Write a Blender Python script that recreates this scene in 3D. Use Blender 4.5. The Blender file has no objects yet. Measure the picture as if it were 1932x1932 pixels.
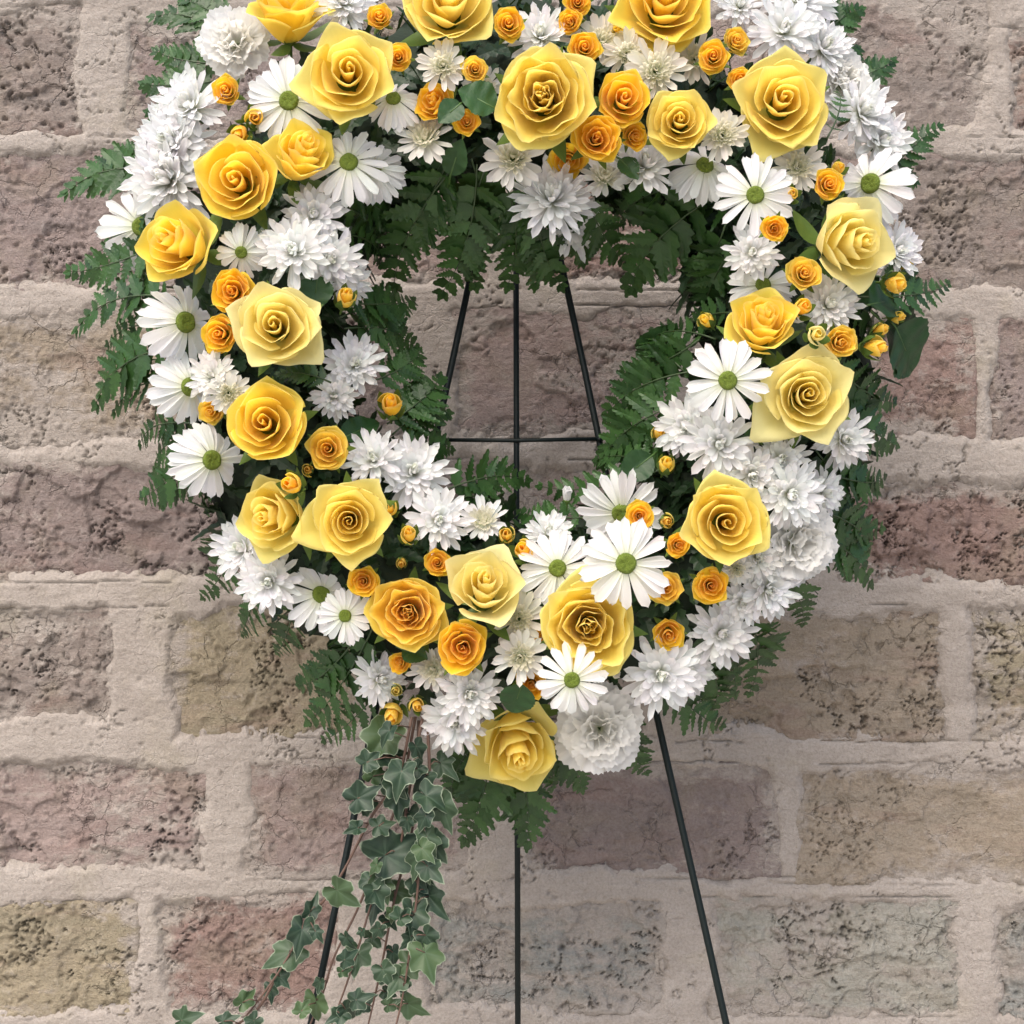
import bpy, math, random
import numpy as np
from mathutils import Vector, Matrix, Quaternion
PI = math.pi
R_ = math.radians
random.seed(7)
scene = bpy.context.scene
col = scene.collection

# ------------------------------------------------------------------ camera, sky, sun, exposure
D = 1.6            # metres from the camera to the plane of the wreath form
ZC = 0.95          # camera height
cam_d = bpy.data.cameras.new('camera')
cam = bpy.data.objects.new('camera', cam_d)
col.objects.link(cam)
cam.location = (0, -D, ZC)
cam.rotation_euler = (R_(90), 0, 0)
cam_d.sensor_width = 36
cam_d.lens = 18.0 / (0.5 / D)
cam_d.clip_start = 0.05
cam_d.clip_end = 100
scene.camera = cam

SUN_EL, SUN_AZ = 52, 205
world = bpy.data.worlds.new('World')
scene.world = world
world.use_nodes = True
wn = world.node_tree.nodes
wl = world.node_tree.links
bg = wn['Background']
sky = wn.new('ShaderNodeTexSky')
sky.sky_type = 'NISHITA'
sky.sun_disc = False
sky.sun_elevation = R_(SUN_EL)
sky.sun_rotation = R_(SUN_AZ)
sky.air_density = 1.0
sky.dust_density = 4.0
sky.ozone_density = 1.0
wl.new(sky.outputs[0], bg.inputs[0])
bg.inputs[1].default_value = 0.10

sd_ = bpy.data.lights.new('sun', 'SUN')
sun = bpy.data.objects.new('sun', sd_)
col.objects.link(sun)
sd_.energy = 1.5
sd_.angle = R_(60)
sd_.color = (1.0, 0.93, 0.84)
sv = Vector((math.sin(R_(SUN_AZ)) * math.cos(R_(SUN_EL)), math.cos(R_(SUN_AZ)) * math.cos(R_(SUN_EL)), math.sin(R_(SUN_EL))))
sun.rotation_euler = (-sv).to_track_quat('-Z', 'Y').to_euler()
sun.location = (0, -3, 4)

vs = scene.view_settings
vs.view_transform = 'Standard'
vs.look = 'None'
vs.exposure = 1.42
vs.gamma = 1.0
scene.render.engine = 'CYCLES'
scene.cycles.max_bounces = 8
scene.cycles.diffuse_bounces = 6
scene.cycles.transmission_bounces = 4

# ------------------------------------------------------------------ helpers
def P(px, py, y=0.0):
    """point of the place seen at (px, py) of a 1932 px wide picture, at depth y"""
    f = (D + y) / D
    return Vector(((px - 966) / 966 * 0.5 * f, y, ZC - (py - 966) / 966 * 0.5 * f))

def S(px, y=0.0):
    return px / 966 * 0.5 * (D + y) / D

def tag(o, label=None, cat=None, group=None, kind=None):
    if label: o['label'] = label
    if cat: o['category'] = cat
    if group: o['group'] = group
    if kind: o['kind'] = kind
    return o

def empty(name, loc, label, cat, group=None):
    o = bpy.data.objects.new(name, None)
    o.empty_display_size = 0.02
    col.objects.link(o)
    o.location = loc
    return tag(o, label, cat, group)

def mesh(name, verts, faces, mat, uvs=None, smooth=True):
    me = bpy.data.meshes.new(name)
    me.from_pydata([tuple(v) for v in verts], [], faces)
    if smooth:
        me.polygons.foreach_set('use_smooth', [True] * len(me.polygons))
    if uvs is not None:
        ul = me.uv_layers.new(name='UVMap')
        li = np.zeros(len(me.loops), dtype=np.int32)
        me.loops.foreach_get('vertex_index', li)
        ul.data.foreach_set('uv', np.array(uvs, dtype=np.float32)[li].ravel())
    me.materials.append(mat)
    me.update()
    return me

def mk(name, me, parent=None, M=None, color=None):
    o = bpy.data.objects.new(name, me)
    col.objects.link(o)
    if parent is not None:
        o.parent = parent
    if M is not None:
        o.matrix_basis = M
    if color is not None:
        o.color = (color[0], color[1], color[2], 1)
    return o

def grid_faces(nu, nv):
    return [(i * nv + j, (i + 1) * nv + j, (i + 1) * nv + j + 1, i * nv + j + 1) for i in range(nu - 1) for j in range(nv - 1)]

def tube(pts, rads, n=8):
    """one continuous tube along pts"""
    verts, faces = [], []
    up = Vector((0.3, 0.2, 0.9)).normalized()
    for k, p in enumerate(pts):
        a = Vector(pts[max(0, k - 1)])
        b = Vector(pts[min(len(pts) - 1, k + 1)])
        t = (b - a).normalized()
        s = t.cross(up)
        if s.length < 0.05: s = t.cross(Vector((1, 0, 0)))
        s.normalize()
        q = s.cross(t)
        r = rads[k] if hasattr(rads, '__len__') else rads
        for i in range(n):
            an = 2 * PI * i / n
            verts.append(Vector(p) + s * (r * math.cos(an)) + q * (r * math.sin(an)))
    m = len(pts)
    for k in range(m - 1):
        for i in range(n):
            j = (i + 1) % n
            faces.append((k * n + i, k * n + j, (k + 1) * n + j, (k + 1) * n + i))
    faces.append(tuple(range(n - 1, -1, -1)))
    faces.append(tuple((m - 1) * n + i for i in range(n)))
    return verts, faces

def catmull(pts, k=6):
    pts = [Vector(p) for p in pts]
    out = []
    q = [pts[0] * 2 - pts[1]] + pts + [pts[-1] * 2 - pts[-2]]
    for i in range(1, len(q) - 2):
        for s in range(k):
            t = s / k
            a, b, c, d = q[i - 1], q[i], q[i + 1], q[i + 2]
            out.append(0.5 * ((2 * b) + (c - a) * t + (2 * a - 5 * b + 4 * c - d) * t * t + (3 * b - a - 3 * c + d) * t ** 3))
    out.append(pts[-1])
    return out

# ------------------------------------------------------------------ materials
def newmat(name):
    m = bpy.data.materials.new(name)
    m.use_nodes = True
    nt = m.node_tree
    for n in list(nt.nodes): nt.nodes.remove(n)
    out = nt.nodes.new('ShaderNodeOutputMaterial')
    pr = nt.nodes.new('ShaderNodeBsdfPrincipled')
    nt.links.new(pr.outputs[0], out.inputs[0])
    return m, nt, pr, out

def node(nt, typ, ins=None, **kw):
    n = nt.nodes.new(typ)
    for k, v in kw.items(): setattr(n, k, v)
    for k, v in (ins or {}).items():
        if hasattr(v, 'node'): nt.links.new(v, n.inputs[k])
        else: n.inputs[k].default_value = v
    return n

def mix(nt, fac, a, b, mode='MIX'):
    n = nt.nodes.new('ShaderNodeMix')
    n.data_type = 'RGBA'
    n.blend_type = mode
    for i, v in ((0, fac), (6, a), (7, b)):
        if hasattr(v, 'node'): nt.links.new(v, n.inputs[i])
        elif i == 0: n.inputs[0].default_value = v
        else: n.inputs[i].default_value = (v[0], v[1], v[2], 1)
    return n.outputs[2]

def ramp(nt, fac, stops):
    n = nt.nodes.new('ShaderNodeValToRGB')
    cr = n.color_ramp
    while len(cr.elements) > 1: cr.elements.remove(cr.elements[-1])
    cr.elements[0].position = stops[0][0]
    c = stops[0][1]
    cr.elements[0].color = (c, c, c, 1) if not hasattr(c, '__len__') else (c[0], c[1], c[2], 1)
    for p, c in stops[1:]:
        e = cr.elements.new(p)
        e.color = (c, c, c, 1) if not hasattr(c, '__len__') else (c[0], c[1], c[2], 1)
    nt.links.new(fac, n.inputs[0])
    return n.outputs[0]

def math_n(nt, op, a, b=0.0):
    n = nt.nodes.new('ShaderNodeMath')
    n.operation = op
    for i, v in ((0, a), (1, b)):
        if hasattr(v, 'node'): nt.links.new(v, n.inputs[i])
        else: n.inputs[i].default_value = v
    return n.outputs[0]

def translucent(nt, pr, out, color, amount):
    tr = nt.nodes.new('ShaderNodeBsdfTranslucent')
    if hasattr(color, 'node'): nt.links.new(color, tr.inputs[0])
    else: tr.inputs[0].default_value = (*color, 1)
    ms = nt.nodes.new('ShaderNodeMixShader')
    ms.inputs[0].default_value = amount
    nt.links.new(pr.outputs[0], ms.inputs[1])
    nt.links.new(tr.outputs[0], ms.inputs[2])
    nt.links.new(ms.outputs[0], out.inputs[0])
    return tr

def rose_material():
    m, nt, pr, out = newmat('rose_petal')
    oi = nt.nodes.new('ShaderNodeObjectInfo')
    uv = nt.nodes.new('ShaderNodeUVMap')
    sp = node(nt, 'ShaderNodeSeparateXYZ', {0: uv.outputs[0]})
    v = sp.outputs[1]
    nz = node(nt, 'ShaderNodeTexNoise', {0: uv.outputs[0], 'Scale': 6.0, 'Detail': 4.0})
    st = node(nt, 'ShaderNodeMapping', {0: uv.outputs[0], 'Scale': (26, 1.6, 1)})
    veins = node(nt, 'ShaderNodeTexNoise', {0: st.outputs[0], 'Scale': 2.0, 'Detail': 3.0})
    deep = mix(nt, 1.0, oi.outputs['Color'], (1.0, 0.94, 0.65), 'MULTIPLY')
    basef = ramp(nt, v, [(0.0, 1.0), (0.45, 0.75), (0.8, 0.12), (1.0, 0.0)])
    c1 = mix(nt, basef, oi.outputs['Color'], deep)
    pale = mix(nt, 0.36, oi.outputs['Color'], (0.86, 0.80, 0.46))
    rimf = ramp(nt, math_n(nt, 'ADD', v, math_n(nt, 'MULTIPLY', math_n(nt, 'SUBTRACT', nz.outputs[0], 0.5), 0.22)), [(0.84, 0.0), (0.99, 1.0)])
    c2 = mix(nt, math_n(nt, 'MULTIPLY', rimf, 0.8), c1, pale)
    c3 = mix(nt, math_n(nt, 'MULTIPLY', veins.outputs[0], 0.18), c2, mix(nt, 1.0, c2, (0.9, 0.75, 0.5), 'MULTIPLY'))
    nt.links.new(c3, pr.inputs['Base Color'])
    pr.inputs['Roughness'].default_value = 0.55
    pr.inputs['Specular IOR Level'].default_value = 0.16
    pr.inputs['Sheen Weight'].default_value = 0.25
    bp = node(nt, 'ShaderNodeBump', {'Strength': 0.28, 'Distance': 0.0012, 'Height': veins.outputs[0]})
    nt.links.new(bp.outputs[0], pr.inputs['Normal'])
    translucent(nt, pr, out, c3, 0.56)
    return m

def white_material(name, rough=0.55):
    m, nt, pr, out = newmat(name)
    oi = nt.nodes.new('ShaderNodeObjectInfo')
    uv = nt.nodes.new('ShaderNodeUVMap')
    sp = node(nt, 'ShaderNodeSeparateXYZ', {0: uv.outputs[0]})
    st = node(nt, 'ShaderNodeMapping', {0: uv.outputs[0], 'Scale': (9, 0.8, 1)})
    veins = node(nt, 'ShaderNodeTexNoise', {0: st.outputs[0], 'Scale': 2.0, 'Detail': 2.0})
    basef = ramp(nt, sp.outputs[1], [(0.0, 0.8), (0.3, 0.15), (0.6, 0.0)])
    c = mix(nt, basef, oi.outputs['Color'], (0.72, 0.76, 0.50))
    c = mix(nt, math_n(nt, 'MULTIPLY', veins.outputs[0], 0.18), c, (0.80, 0.80, 0.79))
    nt.links.new(c, pr.inputs['Base Color'])
    pr.inputs['Roughness'].default_value = rough
    pr.inputs['Specular IOR Level'].default_value = 0.25
    bp = node(nt, 'ShaderNodeBump', {'Strength': 0.16, 'Distance': 0.001, 'Height': veins.outputs[0]})
    nt.links.new(bp.outputs[0], pr.inputs['Normal'])
    translucent(nt, pr, out, c, 0.58)
    return m

def leaf_material(name, c_lo, c_hi, rough=0.42, trans=0.15, scale=90, spec=0.4):
    m, nt, pr, out = newmat(name)
    oi = nt.nodes.new('ShaderNodeObjectInfo')
    geo = nt.nodes.new('ShaderNodeNewGeometry')
    nz = node(nt, 'ShaderNodeTexNoise', {0: geo.outputs['Position'], 'Scale': float(scale), 'Detail': 3.0})
    f = math_n(nt, 'ADD', math_n(nt, 'MULTIPLY', nz.outputs[0], 0.6), math_n(nt, 'MULTIPLY', oi.outputs['Random'], 0.5))
    c = mix(nt, ramp(nt, f, [(0.2, 0.0), (0.85, 1.0)]), c_lo, c_hi)
    nt.links.new(c, pr.inputs['Base Color'])
    pr.inputs['Roughness'].default_value = rough
    pr.inputs['Specular IOR Level'].default_value = spec
    n2 = node(nt, 'ShaderNodeTexNoise', {0: geo.outputs['Position'], 'Scale': 420.0, 'Detail': 2.0})
    bp = node(nt, 'ShaderNodeBump', {'Strength': 0.35, 'Distance': 0.001, 'Height': n2.outputs[0]})
    nt.links.new(bp.outputs[0], pr.inputs['Normal'])
    translucent(nt, pr, out, mix(nt, 0.5, c, (0.16, 0.25, 0.03)), trans)
    return m

def ivy_material():
    m, nt, pr, out = newmat('ivy_leaf')
    oi = nt.nodes.new('ShaderNodeObjectInfo')
    geo = nt.nodes.new('ShaderNodeNewGeometry')
    uv = nt.nodes.new('ShaderNodeUVMap')
    sp = node(nt, 'ShaderNodeSeparateXYZ', {0: uv.outputs[0]})
    nz = node(nt, 'ShaderNodeTexNoise', {0: geo.outputs['Position'], 'Scale': 120.0, 'Detail': 4.0})
    f = math_n(nt, 'ADD', math_n(nt, 'MULTIPLY', nz.outputs[0], 0.8), math_n(nt, 'MULTIPLY', oi.outputs['Random'], 0.4))
    c = mix(nt, ramp(nt, f, [(0.3, 0.0), (0.8, 1.0)]), (0.010, 0.027, 0.015), (0.030, 0.058, 0.030))
    c = mix(nt, ramp(nt, oi.outputs['Random'], [(0.6, 0.0), (1.0, 0.7)]), c, (0.055, 0.095, 0.03))
    c = mix(nt, math_n(nt, 'MULTIPLY', ramp(nt, sp.outputs[1], [(0.0, 1.0), (0.12, 0.0)]), 0.28), c, (0.10, 0.15, 0.10))
    e = math_n(nt, 'ADD', sp.outputs[0], math_n(nt, 'MULTIPLY', math_n(nt, 'SUBTRACT', nz.outputs[0], 0.5), 0.22))
    c = mix(nt, ramp(nt, e, [(0.93, 0.0), (1.0, 0.75)]), c, (0.27, 0.32, 0.23))
    nt.links.new(c, pr.inputs['Base Color'])
    pr.inputs['Roughness'].default_value = 0.5
    pr.inputs['Specular IOR Level'].default_value = 0.35
    bp = node(nt, 'ShaderNodeBump', {'Strength': 0.4, 'Distance': 0.001, 'Height': nz.outputs[0]})
    nt.links.new(bp.outputs[0], pr.inputs['Normal'])
    translucent(nt, pr, out, c, 0.12)
    return m

def plain(name, color, rough=0.5, metal=0.0, spec=0.5, bump=0.0, bscale=200.0, var=0.15):
    m, nt, pr, out = newmat(name)
    geo = nt.nodes.new('ShaderNodeNewGeometry')
    nz = node(nt, 'ShaderNodeTexNoise', {0: geo.outputs['Position'], 'Scale': bscale, 'Detail': 4.0})
    c = mix(nt, nz.outputs[0], tuple(x * (1 - var) for x in color), tuple(min(1, x * (1 + var)) for x in color))
    nt.links.new(c, pr.inputs['Base Color'])
    pr.inputs['Roughness'].default_value = rough
    pr.inputs['Metallic'].default_value = metal
    pr.inputs['Specular IOR Level'].default_value = spec
    if bump:
        bp = node(nt, 'ShaderNodeBump', {'Strength': bump, 'Distance': 0.002, 'Height': nz.outputs[0]})
        nt.links.new(bp.outputs[0], pr.inputs['Normal'])
    return m

MORTAR_C = (0.47, 0.375, 0.325)
def masonry_material(name, brick):
    m, nt, pr, out = newmat(name)
    geo = nt.nodes.new('ShaderNodeNewGeometry')
    pos = geo.outputs['Position']
    def nz(scale, detail=6.0, rough=0.6, vec=pos, dist=0.0):
        return node(nt, 'ShaderNodeTexNoise', {0: vec, 'Scale': scale, 'Detail': detail, 'Roughness': rough, 'Distortion': dist}).outputs[0]
    mp = node(nt, 'ShaderNodeMapping', {0: pos, 'Scale': (0.45, 1, 1.6)}).outputs[0]
    big, mid, fine, grain = nz(7.0, 5.0), nz(24.0, 8.0, 0.65, mp, 0.6), nz(90.0, 6.0, 0.7), nz(330.0, 3.0, 0.75)
    mort = mix(nt, ramp(nt, big, [(0.35, 0.0), (0.65, 1.0)]), (0.262, 0.232, 0.206), (0.320, 0.288, 0.260))
    mort = mix(nt, ramp(nt, mid, [(0.42, 0.0), (0.62, 0.55)]), mort, (0.357, 0.323, 0.292))
    mort = mix(nt, ramp(nt, nz(11.0, 5.0), [(0.56, 0.0), (0.70, 0.5)]), mort, (0.301, 0.271, 0.211))
    if brick:
        oi = nt.nodes.new('ShaderNodeObjectInfo')
        base = oi.outputs['Color']
        c = mix(nt, ramp(nt, mid, [(0.35, 0.0), (0.7, 0.8)]), base, mix(nt, 1.0, base, (1.28, 1.22, 1.18), 'MULTIPLY'))
        c = mix(nt, ramp(nt, nz(13.0, 6.0, 0.6, pos, 0.4), [(0.50, 0.0), (0.66, 0.4)]), c, (0.224, 0.189, 0.142))
        c = mix(nt, ramp(nt, nz(16.0, 6.0, 0.6, mp, 0.8), [(0.55, 0.0), (0.68, 0.35)]), c, (0.215, 0.142, 0.125))
        att = node(nt, 'ShaderNodeAttribute', attribute_name='wash').outputs['Fac']
        w = math_n(nt, 'ADD', math_n(nt, 'ADD', att, math_n(nt, 'MULTIPLY', math_n(nt, 'SUBTRACT', mid, 0.5), 1.6)), math_n(nt, 'MULTIPLY', math_n(nt, 'SUBTRACT', fine, 0.5), 0.9))
        c = mix(nt, ramp(nt, w, [(0.34, 0.0), (0.66, 0.9)]), c, mort)
    else:
        c = mort
    c = mix(nt, math_n(nt, 'MULTIPLY', ramp(nt, grain, [(0.35, 1.0), (0.6, 0.0)]), 0.5), c, mix(nt, 1.0, c, (0.62, 0.58, 0.56), 'MULTIPLY'))
    c = mix(nt, math_n(nt, 'MULTIPLY', ramp(nt, fine, [(0.55, 0.0), (0.75, 1.0)]), 0.35), c, (0.396, 0.361, 0.335))
    # scattered dark specks, also sunk into the bump relief
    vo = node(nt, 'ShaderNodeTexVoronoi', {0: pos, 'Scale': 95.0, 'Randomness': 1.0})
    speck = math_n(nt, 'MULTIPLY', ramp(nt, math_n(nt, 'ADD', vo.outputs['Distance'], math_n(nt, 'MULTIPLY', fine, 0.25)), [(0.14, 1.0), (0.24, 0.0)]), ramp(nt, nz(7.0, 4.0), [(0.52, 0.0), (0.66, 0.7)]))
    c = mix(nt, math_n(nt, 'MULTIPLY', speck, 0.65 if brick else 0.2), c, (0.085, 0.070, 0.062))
    nt.links.new(c, pr.inputs['Base Color'])
    pr.inputs['Roughness'].default_value = 0.92
    pr.inputs['Specular IOR Level'].default_value = 0.15
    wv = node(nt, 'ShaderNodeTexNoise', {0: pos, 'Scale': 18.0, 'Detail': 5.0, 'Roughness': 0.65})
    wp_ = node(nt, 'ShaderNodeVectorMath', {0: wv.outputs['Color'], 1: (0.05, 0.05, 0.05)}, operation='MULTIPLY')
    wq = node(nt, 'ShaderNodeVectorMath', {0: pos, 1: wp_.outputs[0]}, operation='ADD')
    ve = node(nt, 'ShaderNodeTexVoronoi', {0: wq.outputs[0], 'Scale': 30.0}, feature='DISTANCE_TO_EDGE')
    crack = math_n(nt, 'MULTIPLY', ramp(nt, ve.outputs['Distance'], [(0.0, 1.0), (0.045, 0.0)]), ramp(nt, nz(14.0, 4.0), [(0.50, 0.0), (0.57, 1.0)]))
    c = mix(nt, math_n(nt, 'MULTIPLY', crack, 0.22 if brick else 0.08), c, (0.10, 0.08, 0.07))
    # relief finer than the modelled one
    h = math_n(nt, 'ADD', math_n(nt, 'MULTIPLY', fine, 1.0), math_n(nt, 'MULTIPLY', grain, 0.6))
    h = math_n(nt, 'ADD', h, math_n(nt, 'MULTIPLY', nz(55.0, 8.0, 0.75, mp, 0.3), 1.2 if brick else 0.6))
    h = math_n(nt, 'SUBTRACT', h, math_n(nt, 'MULTIPLY', speck, 0.8))
    h = math_n(nt, 'SUBTRACT', h, math_n(nt, 'MULTIPLY', crack, 0.6 if brick else 0.3))
    bp = node(nt, 'ShaderNodeBump', {'Strength': 1.0 if brick else 0.75, 'Distance': 0.0035, 'Height': h})
    nt.links.new(bp.outputs[0], pr.inputs['Normal'])
    return m

M_ROSE = rose_material()
M_WHITE = white_material('white_petal')
M_CARN = white_material('carnation_petal', 0.7)
M_FERN = leaf_material('fern_leaflet', (0.008, 0.030, 0.007), (0.034, 0.088, 0.020))
M_LEAF = leaf_material('broad_leaf', (0.008, 0.032, 0.010), (0.030, 0.080, 0.024), 0.42, spec=0.3)
M_SEPAL = leaf_material('sepal_green', (0.05, 0.10, 0.02), (0.11, 0.18, 0.035), 0.5)
M_STEM = plain('green_stem', (0.045, 0.10, 0.02), 0.5)
M_RACHIS = plain('frond_stem', (0.025, 0.050, 0.014), 0.5)
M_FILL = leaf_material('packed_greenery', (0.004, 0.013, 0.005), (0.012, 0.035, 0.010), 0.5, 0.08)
M_FORM = plain('floral_foam', (0.008, 0.018, 0.008), 0.9, bump=0.5)
M_DISC = plain('daisy_disc', (0.10, 0.145, 0.008), 0.8, bump=0.9, bscale=900.0, var=0.5)
M_IVY = ivy_material()
M_VINE = plain('ivy_stem', (0.09, 0.05, 0.035), 0.6, bump=0.3)
M_WIRE = plain('painted_wire', (0.004, 0.008, 0.008), 0.48, 0.0, 0.18, bump=0.15, bscale=300.0)
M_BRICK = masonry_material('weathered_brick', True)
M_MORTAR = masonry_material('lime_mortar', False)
M_GROUND = plain('concrete_paving', (0.45, 0.42, 0.38), 0.9, bump=0.6, bscale=60.0)

# ------------------------------------------------------------------ numpy noise for the masonry relief
def _hash(ix, iy, seed):
    h = (ix.astype(np.int64) * 374761393 + iy.astype(np.int64) * 668265263 + seed * 974634777) & 0xFFFFFFFF
    h = ((h ^ (h >> 13)) * 1274126177) & 0xFFFFFFFF
    h = h ^ (h >> 16)
    return (h & 0xFFFFFF) / float(0xFFFFFF)

def vnoise(x, y, seed):
    ix, iy = np.floor(x), np.floor(y)
    fx, fy = x - ix, y - iy
    fx = fx * fx * fx * (fx * (fx * 6 - 15) + 10)
    fy = fy * fy * fy * (fy * (fy * 6 - 15) + 10)
    a, b = _hash(ix, iy, seed), _hash(ix + 1, iy, seed)
    c, d = _hash(ix, iy + 1, seed), _hash(ix + 1, iy + 1, seed)
    return (a * (1 - fx) + b * fx) * (1 - fy) + (c * (1 - fx) + d * fx) * fy

def fbm(x, y, s, octv, seed, gain=0.5):
    t, a, n = 0.0, 1.0, 0.0
    for o in range(octv):
        t = t + a * vnoise(x * s + 17.3 * o, y * s - 9.1 * o, seed + o)
        n += a
        a *= gain
        s *= 2.03
    return t / n

def sstep(a, b, x):
    t = np.clip((x - a) / (b - a), 0, 1)
    return t * t * (3 - 2 * t)

def worley(x, y, s, seed):
    x, y = x * s, y * s
    ix, iy = np.floor(x), np.floor(y)
    best = np.full(x.shape, 9.0)
    rnd = np.zeros(x.shape)
    for di in (-1, 0, 1):
        for dj in (-1, 0, 1):
            cx, cy = ix + di, iy + dj
            px = cx + _hash(cx, cy, seed)
            py = cy + _hash(cx, cy, seed + 5)
            dd = np.hypot(px - x, py - y)
            m = dd < best
            best = np.where(m, dd, best)
            rnd = np.where(m, _hash(cx, cy, seed + 9), rnd)
    return best, rnd

# ------------------------------------------------------------------ the wall
WY = 0.27                       # depth of the wall face
PINK, MAUVE, RED = (0.246, 0.199, 0.185), (0.207, 0.173, 0.164), (0.215, 0.156, 0.139)
TAN, OLIVE, GREY = (0.238, 0.204, 0.163), (0.241, 0.212, 0.153), (0.202, 0.175, 0.159)
BLUE, SAGE = (0.232, 0.236, 0.223), (0.281, 0.277, 0.246)
# exposed brick faces: x0, x1, y0, y1 of the 2000 px photograph, colour, roughness, wash, warp
ROWS = [
    (-560, -230, 0, 262, GREY, 1, .1), (-190, 150, 18, 258, GREY, 1.3, .12), (250, 640, 45, 262, MAUVE, .8, .2), (700, 1130, 20, 262, TAN, .8, .2), (1200, 1540, 20, 262, PINK, .8, .2), (1585, 1925, 0, 262, GREY, .8, .3), (1978, 2330, 60, 262, RED, 1, .1),
    (-480, -160, 305, 560, GREY, 1, .1), (-110, 440, 300, 562, MAUVE, 1.1, .1), (510, 960, 310, 560, PINK, 1, .2), (1030, 1500, 300, 560, RED, .8, .1), (1560, 1720, 310, 560, PINK, 1, .1), (1745, 2220, 305, 565, GREY, 1.1, .1),
    (-620, -240, 610, 850, TAN, 1, .2), (-180, 385, 605, 865, TAN, .9, .45), (450, 800, 600, 850, MAUVE, 1, .2), (890, 1320, 605, 848, PINK, 1.0, .28), (1375, 1640, 600, 850, GREY, 1, .1), (1690, 1900, 622, 850, RED, 1.0, .12), (1948, 2300, 625, 858, MAUVE, .9, .1),
    (-560, -120, 900, 1125, RED, 1, .1), (-70, 520, 905, 1130, MAUVE, 1.4, .05), (590, 960, 905, 1130, GREY, .8, .2), (1010, 1235, 905, 1120, PINK, .8, .4), (1300, 1560, 905, 1130, TAN, 1, .3), (1640, 2260, 950, 1132, RED, 1.4, .02),
    (-560, -220, 1190, 1430, GREY, 1, .2), (-160, 215, 1195, 1410, GREY, 1.5, .42), (335, 700, 1190, 1436, OLIVE, 1.2, .15), (790, 1250, 1190, 1430, GREY, .8, .2), (1370, 1838, 1186, 1440, TAN, 1.3, .1), (1905, 2280, 1190, 1442, OLIVE, 1.2, .3),
    (-620, -260, 1490, 1710, TAN, 1, .2), (-200, 402, 1488, 1695, PINK, 1.5, .16), (480, 915, 1490, 1712, PINK, 1.0, .28), (1025, 1518, 1495, 1708, MAUVE, .75, .06), (1560, 2080, 1498, 1722, TAN, .8, .16), (2140, 2500, 1498, 1712, GREY, .8, .2),
    (-560, -230, 1770, 1985, MAUVE, 1, .2), (-180, 262, 1768, 1985, OLIVE, 1.1, .05), (308, 650, 1758, 1985, RED, 1.4, .25), (840, 1300, 1765, 1975, BLUE, 1.2, .38), (1395, 1872, 1760, 1980, SAGE, 1.4, .32), (1945, 2330, 1765, 1985, BLUE, 1.1, .4),
]
prow = 287
for rr in range(1, 4):          # courses below the picture and above it
    y0 = 1765 + prow * rr
    off = -620 + (rr % 2) * 260
    for k in range(6):
        ROWS.append((off + k * 530, off + k * 530 + 455, y0, y0 + 220, [PINK, TAN, GREY, MAUVE, OLIVE, RED][(k * 5 + rr) % 6], 1, .2))
for rr in range(1, 3):
    y0 = 18 - prow * rr
    off = -620 + (rr % 2) * 260
    for k in range(6):
        ROWS.append((off + k * 530, off + k * 530 + 455, y0, y0 + 220, [TAN, GREY, PINK, MAUVE, GREY, PINK][(k * 5 + rr) % 6], 1, .2))
RECTS = []
for (x0, x1, y0, y1, c, rg, wsh) in ROWS:
    a = P(x0 * .966, y1 * .966, WY)
    b = P(x1 * .966, y0 * .966, WY)
    RECTS.append((a.x, b.x, a.z, b.z, c, rg, wsh))

def rect_sd(x, z, r):
    cx, cz = (r[0] + r[1]) / 2, (r[2] + r[3]) / 2
    qx = np.abs(x - cx) - (r[1] - r[0]) / 2
    qz = np.abs(z - cz) - (r[3] - r[2]) / 2
    return -(np.hypot(np.maximum(qx, 0), np.maximum(qz, 0)) + np.minimum(np.maximum(qx, qz), 0))

def warp(x, z):
    return (x + 0.016 * (fbm(x, z, 14, 4, 3) - .5) + 0.004 * (fbm(x, z, 130, 2, 91) - .5), z + 0.018 * (fbm(x, z, 11, 4, 23) - .5) + 0.006 * (fbm(x, z, 110, 2, 77) - .5))

def mortar_height(x, z):
    wx, wz = warp(x, z)
    sd = np.full(x.shape, -1.0)
    for r in RECTS: sd = np.maximum(sd, rect_sd(wx, wz, r))
    h = 0.004 * (fbm(x, z, 9, 3, 41) - .5) + 0.0020 * (fbm(x, z, 45, 4, 47) - .5) + 0.0012 * (fbm(x * .4, z * 1.6, 170, 3, 53, .6) - .5)
    # hairline cracks where the joint has come away from the brick
    e = np.full(x.shape, 1.0)
    nzl = 0.006 * (fbm(x, z * .3, 22, 5, 61, .6) - .5)
    for r in RECTS:
        inx = (x > r[0] - .03) & (x < r[1] + .03)
        e = np.where(inx, np.minimum(e, np.minimum(np.abs(z - r[2] + .004 + nzl), np.abs(z - r[3] - .004 + nzl))), e)
    h -= 0.0035 * sstep(0.0014, 0.0003, e) * sstep(0.52, 0.56, fbm(x, z * .5, 9, 3, 67))
    h -= 0.005 * sstep(0.012, 0.0, np.abs(fbm(x, z, 16, 5, 71, .6) - .5)) * sstep(0.54, 0.62, fbm(x, z, 9, 3, 73))
    d, rn = worley(x, z, 85, 101)
    h -= 0.0025 * sstep(0.28, 0.1, d) * (rn > 0.92)
    h -= 0.014 * sstep(-0.004, 0.020, sd + 0.0035 + 0.028 * (fbm(x, z, 13, 4, 79) - .52) + 0.009 * (fbm(x, z, 70, 3, 83) - .5))
    return h

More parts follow.
